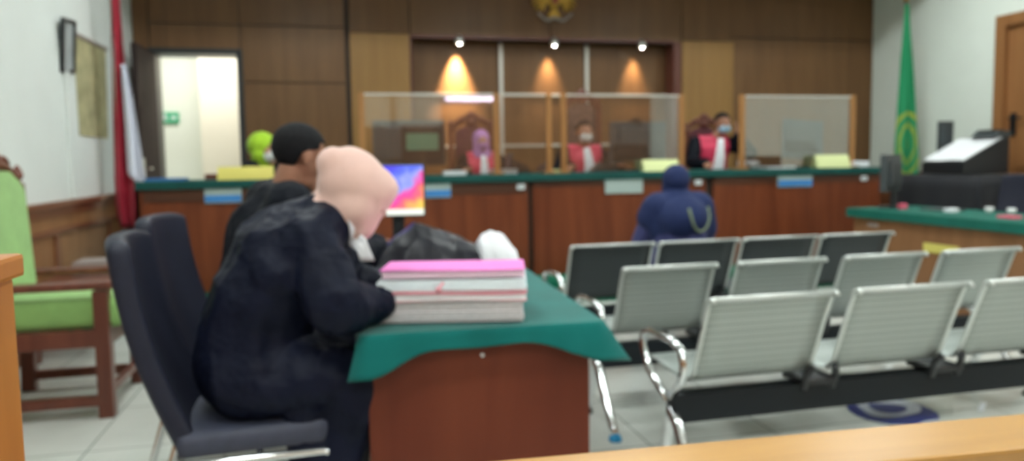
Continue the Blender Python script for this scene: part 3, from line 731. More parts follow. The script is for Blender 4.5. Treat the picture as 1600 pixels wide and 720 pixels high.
    # shoes
    for i in (0, 1):
        s_ = MB(); s_.cap(ank[i]-F*.035-Z*.035, .042, ank[i]+F*.14-Z*.047, .034, 1.15, Rt); s_.bm.verts.ensure_lookup_table()
        for v in s_.bm.verts: v.co.z = max(v.co.z, floorz+.002)
        s_.build('shoe', M['black_plastic'], o, True)
    P = lambda x, y, z: Hc+Q @ V((x*hs, y*hs, z*hs))
    for s in (-1, 1): MB().ell(P(s*.03, .084, .006), (.013*hs, .008*hs, .006*hs), Q, 10, 8).build('eye', M['eye'], o, True)
    if veil:
        h = MB()
        h.ell(P(0, -.024, .026), (.094*hs, .108*hs, .104*hs), Q, 24, 16)
        h.ell(P(0, -.008, -.045), (.094*hs, .084*hs, .088*hs), Q, 20, 14)
        if bun: h.ell(P(0, -.105, .055), (.052*bun, .050*bun, .050*bun), Q); h.ell(P(0, -.05, .06), (.075, .07, .07), Q)
        if pose == 'brim':
            h.ell(P(0, .040, .030), (.084*hs, .078*hs, .080*hs), Q, 22, 14)
            h.ell(P(0, .078, .055), (.050, .050, .045), Q)
            h.cap(P(0, .055, .04), .058*hs, P(0, .062, -.085), .040*hs, 1.5, Rt)
            h.cap(P(0, .035, -.085), .058*hs, neck+F*.05-up2*.02, .060, 1.2, Rt)
        h.cap(P(0, -.01, -.06), .075*hs, neck+F*.01-up2*.01, .095*vn, 1.1, Rt)
        if veil_drop:
            h.cap(neck-up2*.02, .105, neck-up2*veil_drop+F*.03, .170*k, 1.35, Rt)
            h.ell(neck-up2*.13-F*.03, (.185*k, .175*k, .17), frame_from(F), 20, 14)
            h.cap(shp[0]+Rt*.02, .112, shp[1]-Rt*.02, .112)
            for i, s in enumerate((-1, 1)): h.cap(shp[i], .100, shp[i]+(elbows[i]-shp[i])*min(.75, veil_drop*(1.6 if s < 0 else 3.6)), .102)
        info['veil'] = h.remesh(veil_name, veil, o, .009, 10, .004, 9, (1, 1, .35))
    if hair:
        Qi = Q.transposed()
        def pr(c, n):
            q = Qi @ (c-Hc)/hs
            if q.length > .15: return False
            if q.y > .03: return q.z > .062+.3*max(0, q.y-.05)
            if q.y > -.03: return q.z > .035-.5*(.03-q.y) and not (abs(q.x) > .082)
            return q.z > -.045 and not (abs(q.x) > .081 and q.z < .01)
        shell(o, pr, .008, .010, 'hair', hair, o)
    if mask:
        h = MB(); h.ell(P(0, .050, -.045), (.066*hs, .058*hs, .056*hs), Q, 20, 14); h.cap(P(0, .098, -.005), .012*hs, P(0, .096, -.06), .016*hs)
        mk = h.remesh('face_mask', mask, o, .006, 3)
    return info
def front_panels(info, xw0, xw1, z0, z1, m, name, off=.006):
    c0 = info['chest']; Rt = info['R']; F = info['F']
    return shell(info['robe'], lambda c, n: n.dot(F) > -.05 and xw0 <= abs((c-c0).dot(Rt)) <= xw1 and z0 < c.z < z1 and (c-c0).dot(F) > -.02, off, .006, name, m, info['body'])
def jabot(info, x0=0, x1=0, length=.30, w=.05):
    """pleated white neck band hanging on the chest"""
    n0 = info['neck']; F = info['F']; Rt = info['R']; top = n0+F*.115+V((0, 0, -.015)); 
    def fn(u, v):
        ww = w*(.55+.75*v)
        zz = top.z-length*v
        # follow the chest
        c = top+Rt*(x0+(x1-x0)*v+ww*(2*u-1))
        f = .06*math.sin(min(1, v*1.6)*PI/2)
        c = c+F*(f+.008*math.sin(u*PI*6)*(.3+v)); c.z = zz
        return c
    return MB().sheet(fn, 18, 10, .006).build('jabot', M['white_cloth'], info['body'], True)

S180 = PI
# three judges facing the room
j1 = make_person('person in lilac veil and red-fronted black robe behind the leftmost acrylic screen', (1.46, 7.40), S180, .48, .2, 2, .17, .53, robe=M['black_robe2'], veil=M['lilac'], veil_drop=0, mask=M['lilac'], hs=.9, skin=M['skin'],
                 wr=((-.25, .42, 1.16), (.22, .42, 1.16)), hand_dir=((.5, -1, 0), (-.5, -1, 0)), group='persons in red-fronted robes behind the bench', head_off=(0, .03, .135))
front_panels(j1, .0, .155, 1.10, 1.52, M['red_satin'], 'red_front'); jabot(j1, 0, .0, .38, .045)
j2 = make_person('person in white mask with red-fronted black robe seated below the eagle emblem', (2.53, 7.36), S180, .50, .2, 4, .19, .575, robe=M['black_robe2'], hair=M['hair'], mask=M['mask_white'],
                 wr=((-.25, .40, 1.17), (.25, .40, 1.17)), hand_dir=((.5, -1, 0), (-.5, -1, 0)), group='persons in red-fronted robes behind the bench', skin=M['skin2'], head_off=(0, .04, .145), hs=1.05)
front_panels(j2, .0, .175, 1.10, 1.52, M['red_satin'], 'red_front'); jabot(j2, 0, -.02, .36, .055)
j3 = \
    make_person('person in blue mask with red-fronted black robe raising a hand to the face', (4.03, 7.40), S180, .54, .2, 3, .19, .62, robe=M['black_robe2'], hair=M['hair'], mask=M['mask_blue'],
                wr=((-.22, .17, 1.47), (.25, .40, 1.17)), hand_dir=((.15, .1, 1), (-.5, -1, 0)), group='persons in red-fronted robes behind the bench', skin=M['skin2'], head_off=(-.11, .04, .145), hs=1.05, head_fwd=(-.1, -1, -.05))
front_panels(j3, .0, .17, 1.10, 1.66, M['red_satin'], 'red_front'); jabot(j3, -.05, .05, .48, .06)
# clerk
ck = make_person('person in lime green veil and black robe seated at the left part of the bench', (-.68, 7.30), R(128), .46, .2, 4, .17, .50, robe=M['black_robe2'], veil=M['lime_hijab'], veil_drop=0, mask=M['mask_white'],
                 wr=((-.15, .36, 1.16), (.15, .36, 1.16)), head_off=(0, .03, .125), hs=1.28)
# defendant with her back to the camera
def mat_shawl():
    m, nt, b_ = nodes_of('navy_veil_cloth')
    b_.inputs['Base Color'].default_value = (.007, .018, .085, 1); b_.inputs['Roughness'].default_value = .85
    return m
M['navy_hijab'] = mat_shawl()
M['pale_trim'] = mat('pale_yellow_green_trim', (.20, .25, .16), .7)
df = make_person('person in navy blue veil and indigo dress seen from behind, facing the bench', (2.36, 4.76), R(2), .42, 0, 5, .17, .43, robe=M['navy_robe'], robe_name='dress', veil=M['navy_hijab'], veil_drop=.17, head_off=(0, .05, .12), hs=1.0,
                 wr=((-.12, .32, .60), (.12, .32, .60)), bulk=1.1)
nk = df['neck']
dg_ = bpy.context.evaluated_depsgraph_get(); dg_.update()
veil_o = df['veil']
def on_veil(x, z):
    mw = chainM(veil_o); inv = mw.inverted(); ok, loc, nrm, idx = veil_o.ray_cast(inv @ V((x, 3.6, z)), V((0, 1, 0)))
    return (mw @ loc) if ok else None
pts = []
for k in range(21):
    a = PI+PI*k/20; x = nk.x+.075+.095*math.cos(a); z = nk.z-.05+(.16*math.sin(a))
    p = on_veil(x, z)
    if p: pts.append(p-V((0, .006, 0)))
if len(pts) > 4: MB().tube(pts, .009, 8).build('veil_trim', M['pale_trim'], df['body'], True)

# lawyers at the near table
wm = make_person('person in pink-beige veil and black robe bending over the green-clothed table', (-.25, 2.36), R(86), .47, 0, 10, .175, .58, robe=M['black_robe'], veil=M['pink_hijab'], veil_drop=0, bulk=1.05, hs=1.0,
                 head_fwd=(.80, .30, -.42), wrinkle=.018, bun=1.0, knee=.30, knee_w=.12, foot_back=.08, sleeve=1.08, curl=(.5, .5), voxel=.0055, pose='brim', vn=.95,
                 hand_dir=((1, .05, -.15), (1, .3, -.12)),
                 skirt=1.12, ov=dict(kn=((.06, 2.49, .60), (.04, 2.245, .59)), an=((-.03, 2.48, .08), (-.075, 2.26, .08)), hip=(-.27, 2.36, .63), mid=(-.235, 2.36, .80), chest=(-.155, 2.36, .96), neck=(-.01, 2.34, 1.095), extra=(((-.11, 2.245, .52), .075, (-.045, 2.23, .17), .085), ((-.09, 2.345, 1.04), .105, (-.015, 2.335, 1.085), .078), ((-.06, 2.26, 1.03), .085, (-.01, 2.31, 1.07), .07)), head=(.062, 2.335, 1.152),
                         sh=((-.05, 2.52, 1.04), (-.06, 2.235, 1.03)), el=((.02, 2.58, .83), (-.01, 2.14, .845)), wr=((.20, 2.45, .79), (.115, 2.275, .815))))
mn = make_person('person with short black hair in black robe, seated behind the person in pink-beige veil', (-.32, 2.98), R(75), .47, 0, 8, .20, .56, robe=M['black_robe2'], hair=M['hair'], hs=1.03, bulk=1.12, skin=M['skin2'],
                 wr=((-.05, .52, .87), (.10, .46, .87)), head_fwd=(.80, .42, -.28), wrinkle=.010, sleeve=1.15, knee=.32, foot_back=.08, voxel=.006,
                 ov=dict(hip=(-.30, 2.96, .58), mid=(-.285, 2.95, .78), chest=(-.24, 2.93, .98), neck=(-.185, 2.91, 1.16), head=(-.125, 2.92, 1.275)))
tp = make_person('person with black hair and robe, farthest of the three seated at the near table', (-.24, 3.82), R(80), .46, 0, 8, .18, .52, robe=M['black_robe2'], hair=M['hair'], hs=1.0, bulk=1.0, skin=M['skin2'],
                 wr=((-.05, .42, .82), (.05, .42, .82)), head_fwd=(.95, .1, -.2), head_off=(0, .05, .13), bend=18, knee=.30, foot_back=.06)
# white neck band of the woman
def band(info, m):
    bpy.context.evaluated_depsgraph_get().update(); ob = info['robe']; inv = chainM(ob).inverted(); mw = chainM(ob)
    def fn(u, v):
        z = 1.12-.17*v; x = .035+.052*v+(.012+.010*v)*(2*u-1)
        d = (inv.to_3x3() @ V((-.28, .95, 0))).normalized(); ok, loc, n_, i_ = ob.ray_cast(inv @ V((x+.28*1.2, 2.25-.95*1.2, z)), d)
        q = mw @ loc if ok and (mw @ loc).y < 2.42 else V((x, 2.27, z))
        return q+V((.002, -.007, 0))
    return MB().sheet(fn, 6, 10, .005).build('neck_band', m, info['body'], True)
band(wm, M['white_cloth'])

# ------------------------------------------------------------------ near table with green cloth
TR = R(-2.5); TO = V((.055, 2.13, 0)); TW, TL, TH = .735, 1.85, .75
TM = Matrix.Translation(TO) @ Matrix.Rotation(TR, 4, 'Z')
t = thing('lawyers_table', 'red-brown veneered table in the foreground under the teal green cloth', 'table', TO, TR)
MB().box(0, TW, 0, TL, TH-.03, TH-.004, .003).tf(TM).build('tabletop', M['desk_wood'], t)
MB().box(.02, TW-.04, .03, .055, .0, TH-.03, .002).tf(TM).build('end_panel', M['desk_wood'], t)
MB().box(.02, TW-.04, TL-.055, TL-.03, .0, TH-.03, .002).tf(TM).build('end_panel', M['desk_wood'], t)
MB().box(TW-.16, TW-.14, .055, TL-.055, .25, TH-.03, .002).tf(TM).build('modesty_panel', M['desk_wood'], t)
MB().lathe((0, 0, 0), [(.006, 0), (.006, .004), (.003, .006)], 10).tf(TM @ Matrix.Translation((.36, .03, .665)) @ Matrix.Rotation(R(90), 4, 'X')).build('screw_cap', M['paper'], t)
# cloth: top plus hanging border with flared corners
def cloth(w, l, h, fn_drop, m, name, parent=None, T=Matrix.Identity(4), seg=26, label=None, cat=None):
    bm = bmesh.new(); e = .006
    per = []
    for (a, c) in (((0, 0), (w, 0)), ((w, 0), (w, l)), ((w, l), (0, l)), ((0, l), (0, 0))):
        for k in range(seg): per.append((a[0]+(c[0]-a[0])*k/seg, a[1]+(c[1]-a[1])*k/seg))
    n = len(per); rows = []
    R_ = 9
    for j in range(R_):
        row = []
        for i, (x, y) in enumerate(per):
            ox, oy, dz = fn_drop(x, y, j/(R_-1), i)
            row.append(bm.verts.new((x+ox, y+oy, h-dz)))
        rows.append(row)
    for A, B_ in zip(rows, rows[1:]):
        for i in range(n): bm.faces.new((A[i], A[(i+1) % n], B_[(i+1) % n], B_[i]))
    f = bm.faces.new(rows[0][::-1]); bmesh.ops.triangulate(bm, faces=[f])
    bmesh.ops.recalc_face_normals(bm, faces=bm.faces)
    bmesh.ops.solidify(bm, geom=bm.faces[:], thickness=.003)
    bm.transform(T)
    me = bpy.data.meshes.new(name); bm.to_mesh(me); bm.free()
    o = link_mesh(name, me, m, parent, False)
    for p in o.data.polygons: p.use_smooth = abs(p.normal.z) < .9
    return o
def drop_near(x, y, v, i):
    w, l = TW, TL
    if v == 0: return (0, 0, 0)
    # distance to the corners
    def cd(cx, cy): return math.hypot(x-cx, y-cy)
    nx = (-1 if x < .001 else (1 if x > w-.001 else 0)); ny = (-1 if y < .001 else (1 if y > l-.001 else 0))
    base = .075
    cn = {'nl': math.exp(-(cd(0, 0)/.13)**2), 'nr': math.exp(-(cd(w, 0)/.10)**2), 'fl': math.exp(-(cd(0, l)/.12)**2), 'fr': math.exp(-(cd(w, l)/.12)**2)}
    if ny == -1 or cn['nl'] > .5 or cn['nr'] > .5: base = .078-.028*math.sin(PI*min(1, max(0, x/w)))
    L = base+.045*cn['nl']+.045*cn['nr']+.07*cn['fl']+.07*cn['fr']+.006*math.sin(x*23+y*19)
    fl = .010+.022*cn['nl']+.065*cn['nr']+.04*cn['fl']+.04*cn['fr']
    wav = .006*math.sin(i*.9)*v
    bx = nx*(.006*min(1, v*4)+fl*v**1.2+wav); by = ny*(.006*min(1, v*4)+fl*v**1.2*(.45 if cn['nr'] > .3 else 1)+wav)
    if cn['nr'] > .2 and nx == 1 and ny == 0: bx += .0
    return (bx, by, L*v)
cl = cloth(TW, TL, TH+.003, drop_near, M['teal_cloth'], 'tablecloth', None, TM)
tag(cl, 'teal green cloth draped over the foreground table with pointed hanging corners', 'tablecloth')

ZT = TH+.006
# bundles of case papers, face towards the camera
SM_ = Matrix.Translation((.112, 2.245, 0)) @ Matrix.Rotation(R(-13), 4, 'Z')
def bundle(z0, z1, x0, x1, d0, d1, pages, cover, lab, wave=.003, covers='both', tabs=None):
    t = thing('paper_bundle', lab, 'paper bundle', SM_ @ V(((x0+x1)/2, (d0+d1)/2, z0)), R(-13), 'paper bundles stacked on the green cloth')
    n = 7; h = (z1-z0)
    b = MB()
    for k in range(n):
        e = random.uniform(-.004, .004); f = random.uniform(-.004, .003)
        b.box(x0+e+.004, x1+e-.004, d0+f+.003, d1, z0+.003+(h-.006)*k/n, z0+.003+(h-.006)*(k+1)/n-.0006, .0012)
    b.tf(SM_); b.build('page_block', pages, t)
    def cov(z, nm):
        MB().sheet(lambda u, v: (x0+(x1-x0)*u, d0+(d1-d0)*v, z+wave*math.sin(u*5+z*90)*(1-v)), 16, 4, .0025).tf(SM_).build(nm, cover, t)
    if covers in ('both', 'top'): cov(z1-.001, 'cover')
    if covers in ('both', 'bottom'): cov(z0+.0015, 'cover')
    return t
M['pg_pink'] = mat('pale_pink_pages', (.95, .74, .86), .8, noise_amt=.03, nscale=60)
M['pg_blue'] = mat('pale_blue_white_pages', (.84, .92, .97), .8, noise_amt=.03, nscale=60)
M['pg_white'] = mat('white_pages', (.96, .93, .95), .8, noise_amt=.03, nscale=60)
M['pg_grey'] = mat('grey_beige_pages', (.62, .59, .61), .8, noise_amt=.06, nscale=60)
M['cv_pink'] = mat('magenta_pink_cover', (.85, .22, .62), .6)
M['cv_rose'] = mat('rose_pink_cover', (.85, .38, .45), .6)
M['cv_grey'] = mat('pale_grey_cover', (.60, .58, .60), .6)
bundle(ZT, ZT+.066, .000, .448, .00, .30, M['pg_grey'], M['cv_grey'], 'lowest thick bundle of grey-beige pages in the pile on the green cloth', .003, 'top')
bundle(ZT+.068, ZT+.092, -.003, .456, -.004, .29, M['pg_white'], M['cv_rose'], 'thin bundle of white pages between rose pink covers, second from the bottom of the pile', .003)
bundle(ZT+.094, ZT+.136, .000, .458, .0, .295, M['pg_blue'], M['cv_rose'], 'bundle of pale blue-white pages in the pile, directly under the topmost pink bundle', .002, 'bottom')
tb = bundle(ZT+.137, ZT+.164, .012, .452, .0, .21, M['pg_pink'], M['cv_pink'], 'topmost bundle of pale pink pages with magenta cover on the pile', .002, 'top')
t = thing('binding_string', 'knotted pink string end hanging at the front of the paper pile', 'string', SM_ @ V((.19, -.004, ZT+.085)))
MB().tube([(.185, -.006, ZT+.094), (.188, -.012, ZT+.108), (.196, -.014, ZT+.118), (.205, -.010, ZT+.128)], .004, 8).tf(SM_).build('cord', M['cv_rose'], t, True)
MB().ell((.190, -.012, ZT+.108), (.010, .006, .008)).tf(SM_).build('knot', M['cv_rose'], t, True)

# black bag and white cloth behind the pile
def mound(name, x0, x1, y0, y1, prof, m, label, cat, amp, fr, seed):
    def H(u):
        for (a, ha), (c, hc) in zip(prof, prof[1:]):
            if u <= c: return ha+(hc-ha)*(u-a)/(c-a)
        return prof[-1][1]
    def fn(u, v):
        uu, vv = u*2-1, v*2-1
        k = max(0, 1-vv*vv)**.5
        q = V((u*fr+seed, v*fr*.8, 0)); r1 = 1-abs(noise.noise(q))*2.2; r2 = 1-abs(noise.noise(q*2.3+V((3, 1, 2))))*2
        h = H(u)*k*(1+.0*uu)+(amp*r1+amp*.25*r2)*min(1, k*1.5)*min(1, (1-abs(uu))*6)-amp
        sx = noise.noise(V((u*4, v*4, seed)))*.012
        return (x0+(x1-x0)*u+sx, y0+(y1-y0)*v+sx, ZT+.004+max(0, h))
    o = MB().sheet(fn, 60, 30, .003).build(name, m, None, False)
    return tag(o, label, cat)
mound('plastic_bag', .10, .60, 2.78, 3.12, [(0, .04), (.1, .13), (.40, .245), (.55, .22), (.75, .19), (.9, .15), (1, .02)], M['trash_black'], 'crumpled black plastic bag lying on the green cloth behind the paper pile', 'bag', .020, 2.6, 2.3)
mound('crumpled_cloth', .565, .745, 2.86, 3.10, [(0, .16), (.3, .20), (.6, .185), (.85, .13), (1, .03)], M['white_cloth'], 'crumpled white cloth beside the black plastic bag on the table', 'cloth', .014, 2.5, 7.7)
# lit screen on the table
t = thing('desktop_monitor', 'lit monitor showing a blue, pink and yellow picture at the far end of the table', 'monitor', (.20, 3.62, ZT))
MR = Matrix.Translation((.215, 3.62, 1.11)) @ Matrix.Rotation(R(-8), 4, 'Z')
MB().box(-.215, .215, -.0, .03, -.128, .128, .006).tf(MR).build('bezel', M['black_plastic'], t)
MB().box(-.207, .207, -.003, .0, -.12, .12).tf(MR).build('screen', M['screen'], t)
b = MB(); b.box(.27, .33, 3.64, 3.66, ZT+.01, 1.05, .004); b.box(.19, .41, 3.56, 3.74, ZT, ZT+.014, .005); b.build('stand', M['black_plastic'], t)
t = thing('phone', 'small dark phone with pink edge held over the table beside the black bag', 'phone', (.13, 2.86, .86))
bpy.data.objects.remove(t)
tag(MB().box(.10, .19, 3.12, 3.25, ZT, ZT+.13, .004).build('tissue_pack', M['paper']), 'white tissue pack standing on the table behind the veiled person', 'tissue pack')
t = thing('wrist_band', 'gold and green beads on the wrist beside the paper pile', 'bracelet', wm['wr'][1]); 
bpy.data.objects.remove(t)
w0 = wm['wr'][1]; e0 = wm['el'][1]; dr = (w0-e0).normalized(); Qb = frame_from(dr)
MB().tube([w0+dr*.0+Qb @ V((math.cos(a)*.031, 0, math.sin(a)*.030)) for a in [2*PI*k/18 for k in range(18)]], .006, 8, True).build('bracelet', M['gold'], wm['body'], True)

# ------------------------------------------------------------------ office chairs
def office_chair(lab, loc, rz):
    t = thing('office_chair', lab, 'chair', (0, 0, 0), 0, 'blue-black office chairs on chrome frames')
    w = .44
    def back(u, v):   # u across, v up
        x = -w/2*(1-.10*v)+w*(1-.10*v)*u; y = -.21-.16*v-.03*math.sin(v*PI)+.035*(2*u-1)**2; z = .46+.595*v-.02*(2*u-1)**4
        return (x, y, z)
    o = MB().sheet(back, 14, 14, .06).build('backrest', M['leather'], t, True)
    bv = o.modifiers.new('b', 'BEVEL'); bv.width = .02; bv.segments = 3; bv.limit_method = 'ANGLE'; bv.angle_limit = R(60)
    b = MB(); b.box(-w/2-.01, w/2+.01, -.22, .20, .43, .505, .03); b.build('seat', M['grey_seat'], t, True)
    for s in (-1, 1):
        x = s*(w/2+.005)
        MB().tube([(x, -.36, .02), (x, -.355, .06), (x, -.25, .40), (x, -.22, .42), (x, .18, .41), (x, .24, .38), (x, .26, .30), (x, .25, .06), (x, .22, .02), (x, -.36, .02)], .0125, 10).build('side_frame', M['chrome'], t, True)
    MB().tube([(-w/2, -.36, .02), (w/2, -.36, .02)], .0125, 10).build('floor_bar', M['chrome'], t, True)
    MB().tube([(-w/2, .0, .417), (w/2, .0, .417)], .010, 8).build('cross_bar', M['chrome'], t, True)
    t.location = loc; t.rotation_euler = (0, 0, rz); t['label'] = lab
    return t
oc = office_chair('blue-black office chair nearest the camera under the person in pink-beige veil', (-.25, 2.38, 0), R(-86))
dup(oc, (-.34, 3.12, 0), R(-99), 'blue-black office chair under the short-haired person in black robe')
dup(oc, (5.55, 5.16, 0), R(100), 'slate office chair standing behind the right-hand green-topped desk')

# plain chair of the woman in navy
t = thing('plain_chair', 'dark chair under the person in navy veil, between the bench and the seat rows', 'chair', (2.36, 4.76, 0))
_T = Matrix.Translation((.06, .16, 0))
b = MB(); b.box(2.07, 2.53, 4.38, 4.84, .36, .42, .015); b.tf(_T).build('seat', M['black_plastic'], t)
for x in (2.09, 2.49):
    for y in (4.40, 4.80): MB().box(x, x+.025, y, y+.025, 0, .37).tf(_T).build('leg', M['black_metal'], t)
for x in (2.09, 2.49): MB().box(x, x+.02, 4.36, 4.39, .36, .62).tf(_T).build('back_post', M['black_metal'], t)
MB().box(2.09, 2.51, 4.35, 4.375, .46, .62, .008).tf(_T).build('backrest', M['black_plastic'], t)

# ------------------------------------------------------------------ waiting seats
def seat_row(name, lab, x0, y, pitch, w, n, pm, rim, grp='rows of steel waiting seats'):
    """y = top edge of the backs; the seats face +Y"""
    t = thing('waiting_bench', lab, 'bench', (x0+pitch*(n-1)/2+w/2, y+.25, 0), 0, grp)
    bx0, bx1 = x0-.06, x0+pitch*(n-1)+w+.06
    MB().box(bx0, bx1, y+.16, y+.22, .265, .375, .004).build('beam', M['black_metal'], t)
    prof = []                        # side profile of one shell: seat front -> back top
    for (yy, zz) in ((.56, .40), (.545, .425), (.50, .435), (.36, .425), (.22, .415), (.15, .43), (.115, .47), (.09, .53), (.055, .62), (.02, .71), (0, .755), (-.02, .762), (-.032, .750)): prof.append((y+yy, zz))
    for k in range(n):
        a = x0+k*pitch
        N = 8
        def part(pr, nm, shrink):
            m_ = len(pr)-1
            def fn(u, v):
                i = min(int(v*m_), m_-1); f = v*m_-i
                yy = pr[i][0]*(1-f)+pr[i+1][0]*f; zz = pr[i][1]*(1-f)+pr[i+1][1]*f
                return (a+w*u, yy, zz)
            o = MB().sheet(fn, 6, m_*2, .004).build(nm, pm, t, True); return o
        part(prof[:6], 'seat', 0); bk = part(prof[5:], 'backrest', 0)
        for sx in (0, 1):
            xx = a+(w if sx else 0)
            MB().tube([(xx, p[0], p[1]) for p in prof[5:]], .0085, 8).build('side_rim', rim, bk, True)
        MB().tube([(a, prof[-2][0], prof[-2][1]), (a+w, prof[-2][0], prof[-2][1])], .0075, 8).build('top_rim', rim, bk, True)
    xs = [x0+k*pitch-(pitch-w)/2 for k in range(n+1)]
    for k in range(1, n):            # black brackets between the seats
        c = xs[k]; b = MB()
        b.box(c-.075, c+.075, y+.12, y+.26, .375, .40, .006)
        for s in (-1, 1): b.tube([(c+s*.06, y+.14, .36), (c+s*.065, y+.12, .42), (c+s*.045, y+.10, .455)], .014, 8)
        b.box(c-.02, c+.02, y+.13, y+.40, .375, .405, .006)
        b.build('bracket', M['black_plastic'], t)
    for c in (xs[0]-.005, xs[n]+.005):       # chrome end arms
        b = MB(); b.tube([(c, y+.19, .36), (c, y+.11, .44), (c, y+.09, .50), (c, y+.11, .555), (c, y+.18, .575), (c, y+.38, .57), (c, y+.44, .55), (c, y+.45, .50), (c, y+.39, .41), (c, y+.22, .33)], .0155, 10); b.build('armrest', M['chrome'], t, True)
    for c in (xs[0]+.0, xs[n]-.0):
        b = MB(); b.tube([(c, y-.05, .025), (c, y-.02, .05), (c, y+.08, .16), (c, y+.15, .27), (c, y+.19, .31), (c, y+.21, .27), (c, y+.25, .15), (c, y+.31, .05), (c, y+.33, .025)], [.019, .02, .021, .023, .025, .023, .021, .02, .019], 10)
        lg = b.build('leg', M['chrome'], t, True)
        for yy in (y-.05, y+.33): MB().lathe((c, yy, 0), [(.028, 0), (.028, .012), (.018, .028)]).build('foot', M['black_plastic'] if not (name == 'b' and c < 2 and yy < y) else M['blue_cap'], lg, True)
    return t
seat_row('a', 'row of black perforated steel seats farthest from the camera, behind the navy veil', 1.274, 3.90, .535, .49, 4, M['perf_dark'], M['rim_silver'])
seat_row('b', 'middle row of silver perforated steel seats with one blue-capped foot', 1.235, 3.04, .567, .445, 4, M['perf_silver'], M['rim_silver'])
seat_row('c', 'nearest row of silver perforated steel seats, right behind the honey railing', 1.245, 2.28, .580, .485, 4, M['perf_silver'], M['rim_silver'])
pc = [o_ for o_ in bpy.data.objects if o_.name == 'plain_chair'][0]
dup(pc, (-.29, 3.82, 0), R(-85), 'plain dark chair under the farthest of the three seated at the near table')
tag(MB().box(-.07, .07, -.012, .012, .0005, .006, .001).tf(Matrix.Translation((3.06, 2.90, 0)) @ Matrix.Rotation(R(38), 4, 'Z')).build('white_strip', M['paper']), 'narrow white strip lying on the floor right of the blue and white sticker', 'paper strip')  # thin flat white strip on the floor
# floor marking
def mat_mark():
    m, nt, b_ = nodes_of('blue_white_floor_marking')
    tc = nt.nodes.new('ShaderNodeTexCoord'); w_ = nt.nodes.new('ShaderNodeTexWave'); w_.wave_type = 'RINGS'; w_.rings_direction = 'Z'; w_.inputs['Scale'].default_value = 1.6; w_.inputs['Distortion'].default_value = 9
    nt.links.new(tc.outputs['Object'], w_.inputs['Vector']); r = nt.nodes.new('ShaderNodeValToRGB'); r.color_ramp.interpolation = 'CONSTANT'
    r.color_ramp.elements[0].color = (.02, .035, .22, 1); r.color_ramp.elements[1].position = .72; r.color_ramp.elements[1].color = (.6, .64, .72, 1)
    nt.links.new(w_.outputs['Fac'], r.inputs['Fac']); nt.links.new(r.outputs['Color'], b_.inputs['Base Color']); b_.inputs['Roughness'].default_value = .35
    return m
o = MB().lathe((2.60, 2.97, 0), [(.20, .0005), (.20, .003), (.02, .003)], 40).build('floor_sticker', mat_mark()); tag(o, 'round blue and white distance sticker on the floor under the seat rows', 'sticker')

# ------------------------------------------------------------------ railing in front of the camera
t = thing('railing', 'honey-coloured wooden railing right in front of the camera', 'railing', (1.2, .95, 0))
RM = Matrix.Translation((0, 1.0, 0)) @ Matrix.Rotation(R(-3.2), 4, 'Z')
MB().box(-.40, 4.2, -.066, .066, .76, .80, .006).tf(RM).build('top_rail', M['rail_wood'], t)
MB().box(-.40, 4.2, -.02, .02, .12, .16, .004).tf(RM).build('bottom_rail', M['rail_wood'], t)
for k in range(23): MB().box(-.22+.19*k, -.19+.19*k, -.015, .015, .155, .765, .003).tf(RM).build('baluster', M['rail_wood'], t)
for x in (1.6, 4.12): MB().box(x, x+.08, -.04, .04, 0, .762, .004).tf(RM).build('post', M['post_wood'], t)
t = thing('gate_post', 'tall orange-brown wooden post at the left edge, beside the green armchair', 'post', (-.46, 1.0, 0))
MB().box(-.52, -.404, .94, 1.06, 0, 1.11, .006).build('shaft', M['post_wood'], t); MB().box(-.53, -.394, .93, 1.07, 1.11, 1.14, .006).build('cap', M['post_wood'], t)

# ------------------------------------------------------------------ green carved armchair
t = thing('armchair', 'carved wooden armchair with lime green upholstery by the left wall', 'chair', (-1.42, 4.28, 0))
ax0, ax1, ay0, ay1 = -1.70, -1.14, 3.98, 4.58
for y in (ay0, ay1):
    b = MB(); b.box(ax1-.035, ax1+.035, y-.035, y+.035, 0, .64, .006); b.build('leg', M['arm_wood'], t)
    b = MB(); b.prism([(ax0-.04, 0), (ax0+.03, 0), (ax0+.045, .5), (ax0+.03, 1.14), (ax0-.02, 1.14), (ax0-.02, .5)], 'Y', y-.03, y+.03, .004)
    b.lathe((ax0+.005, y, 1.14), [(.03, 0), (.034, .015), (.016, .035), (.03, .065), (.02, .10), (.005, .125)]); b.build('rear_post', M['arm_wood'], t)
    b = MB(); b.box(ax0-.02, ax1+.06, y-.04, y+.04, .645, .685, .012); b.build('armrest', M['arm_wood'], t)
    b = MB(); b.box(ax0-.02, ax1, y-.02, y+.02, .06, .11, .004); b.build('stretcher', M['arm_wood'], t)
b = MB(); b.box(ax0, ax1+.02, ay0-.03, ay0+.02, .36, .445, .004); b.box(ax0, ax1+.02, ay1-.02, ay1+.03, .36, .445, .004); b.box(ax1-.02, ax1+.03, ay0, ay1, .36, .445, .004); b.box(ax0-.02, ax0+.02, ay0, ay1, .36, .445, .004)
b.build('seat_frame', M['arm_wood'], t)
b = MB(); b.box(ax0+.02, ax1+.09, ay0+.0, ay1-.0, .447, .60, .04); b.build('seat_cushion', M['lime'], t, True)
MB().box(ax1-.015, ax1+.015, ay0, ay1, .10, .14, .004).build('front_stretcher', M['arm_wood'], t)
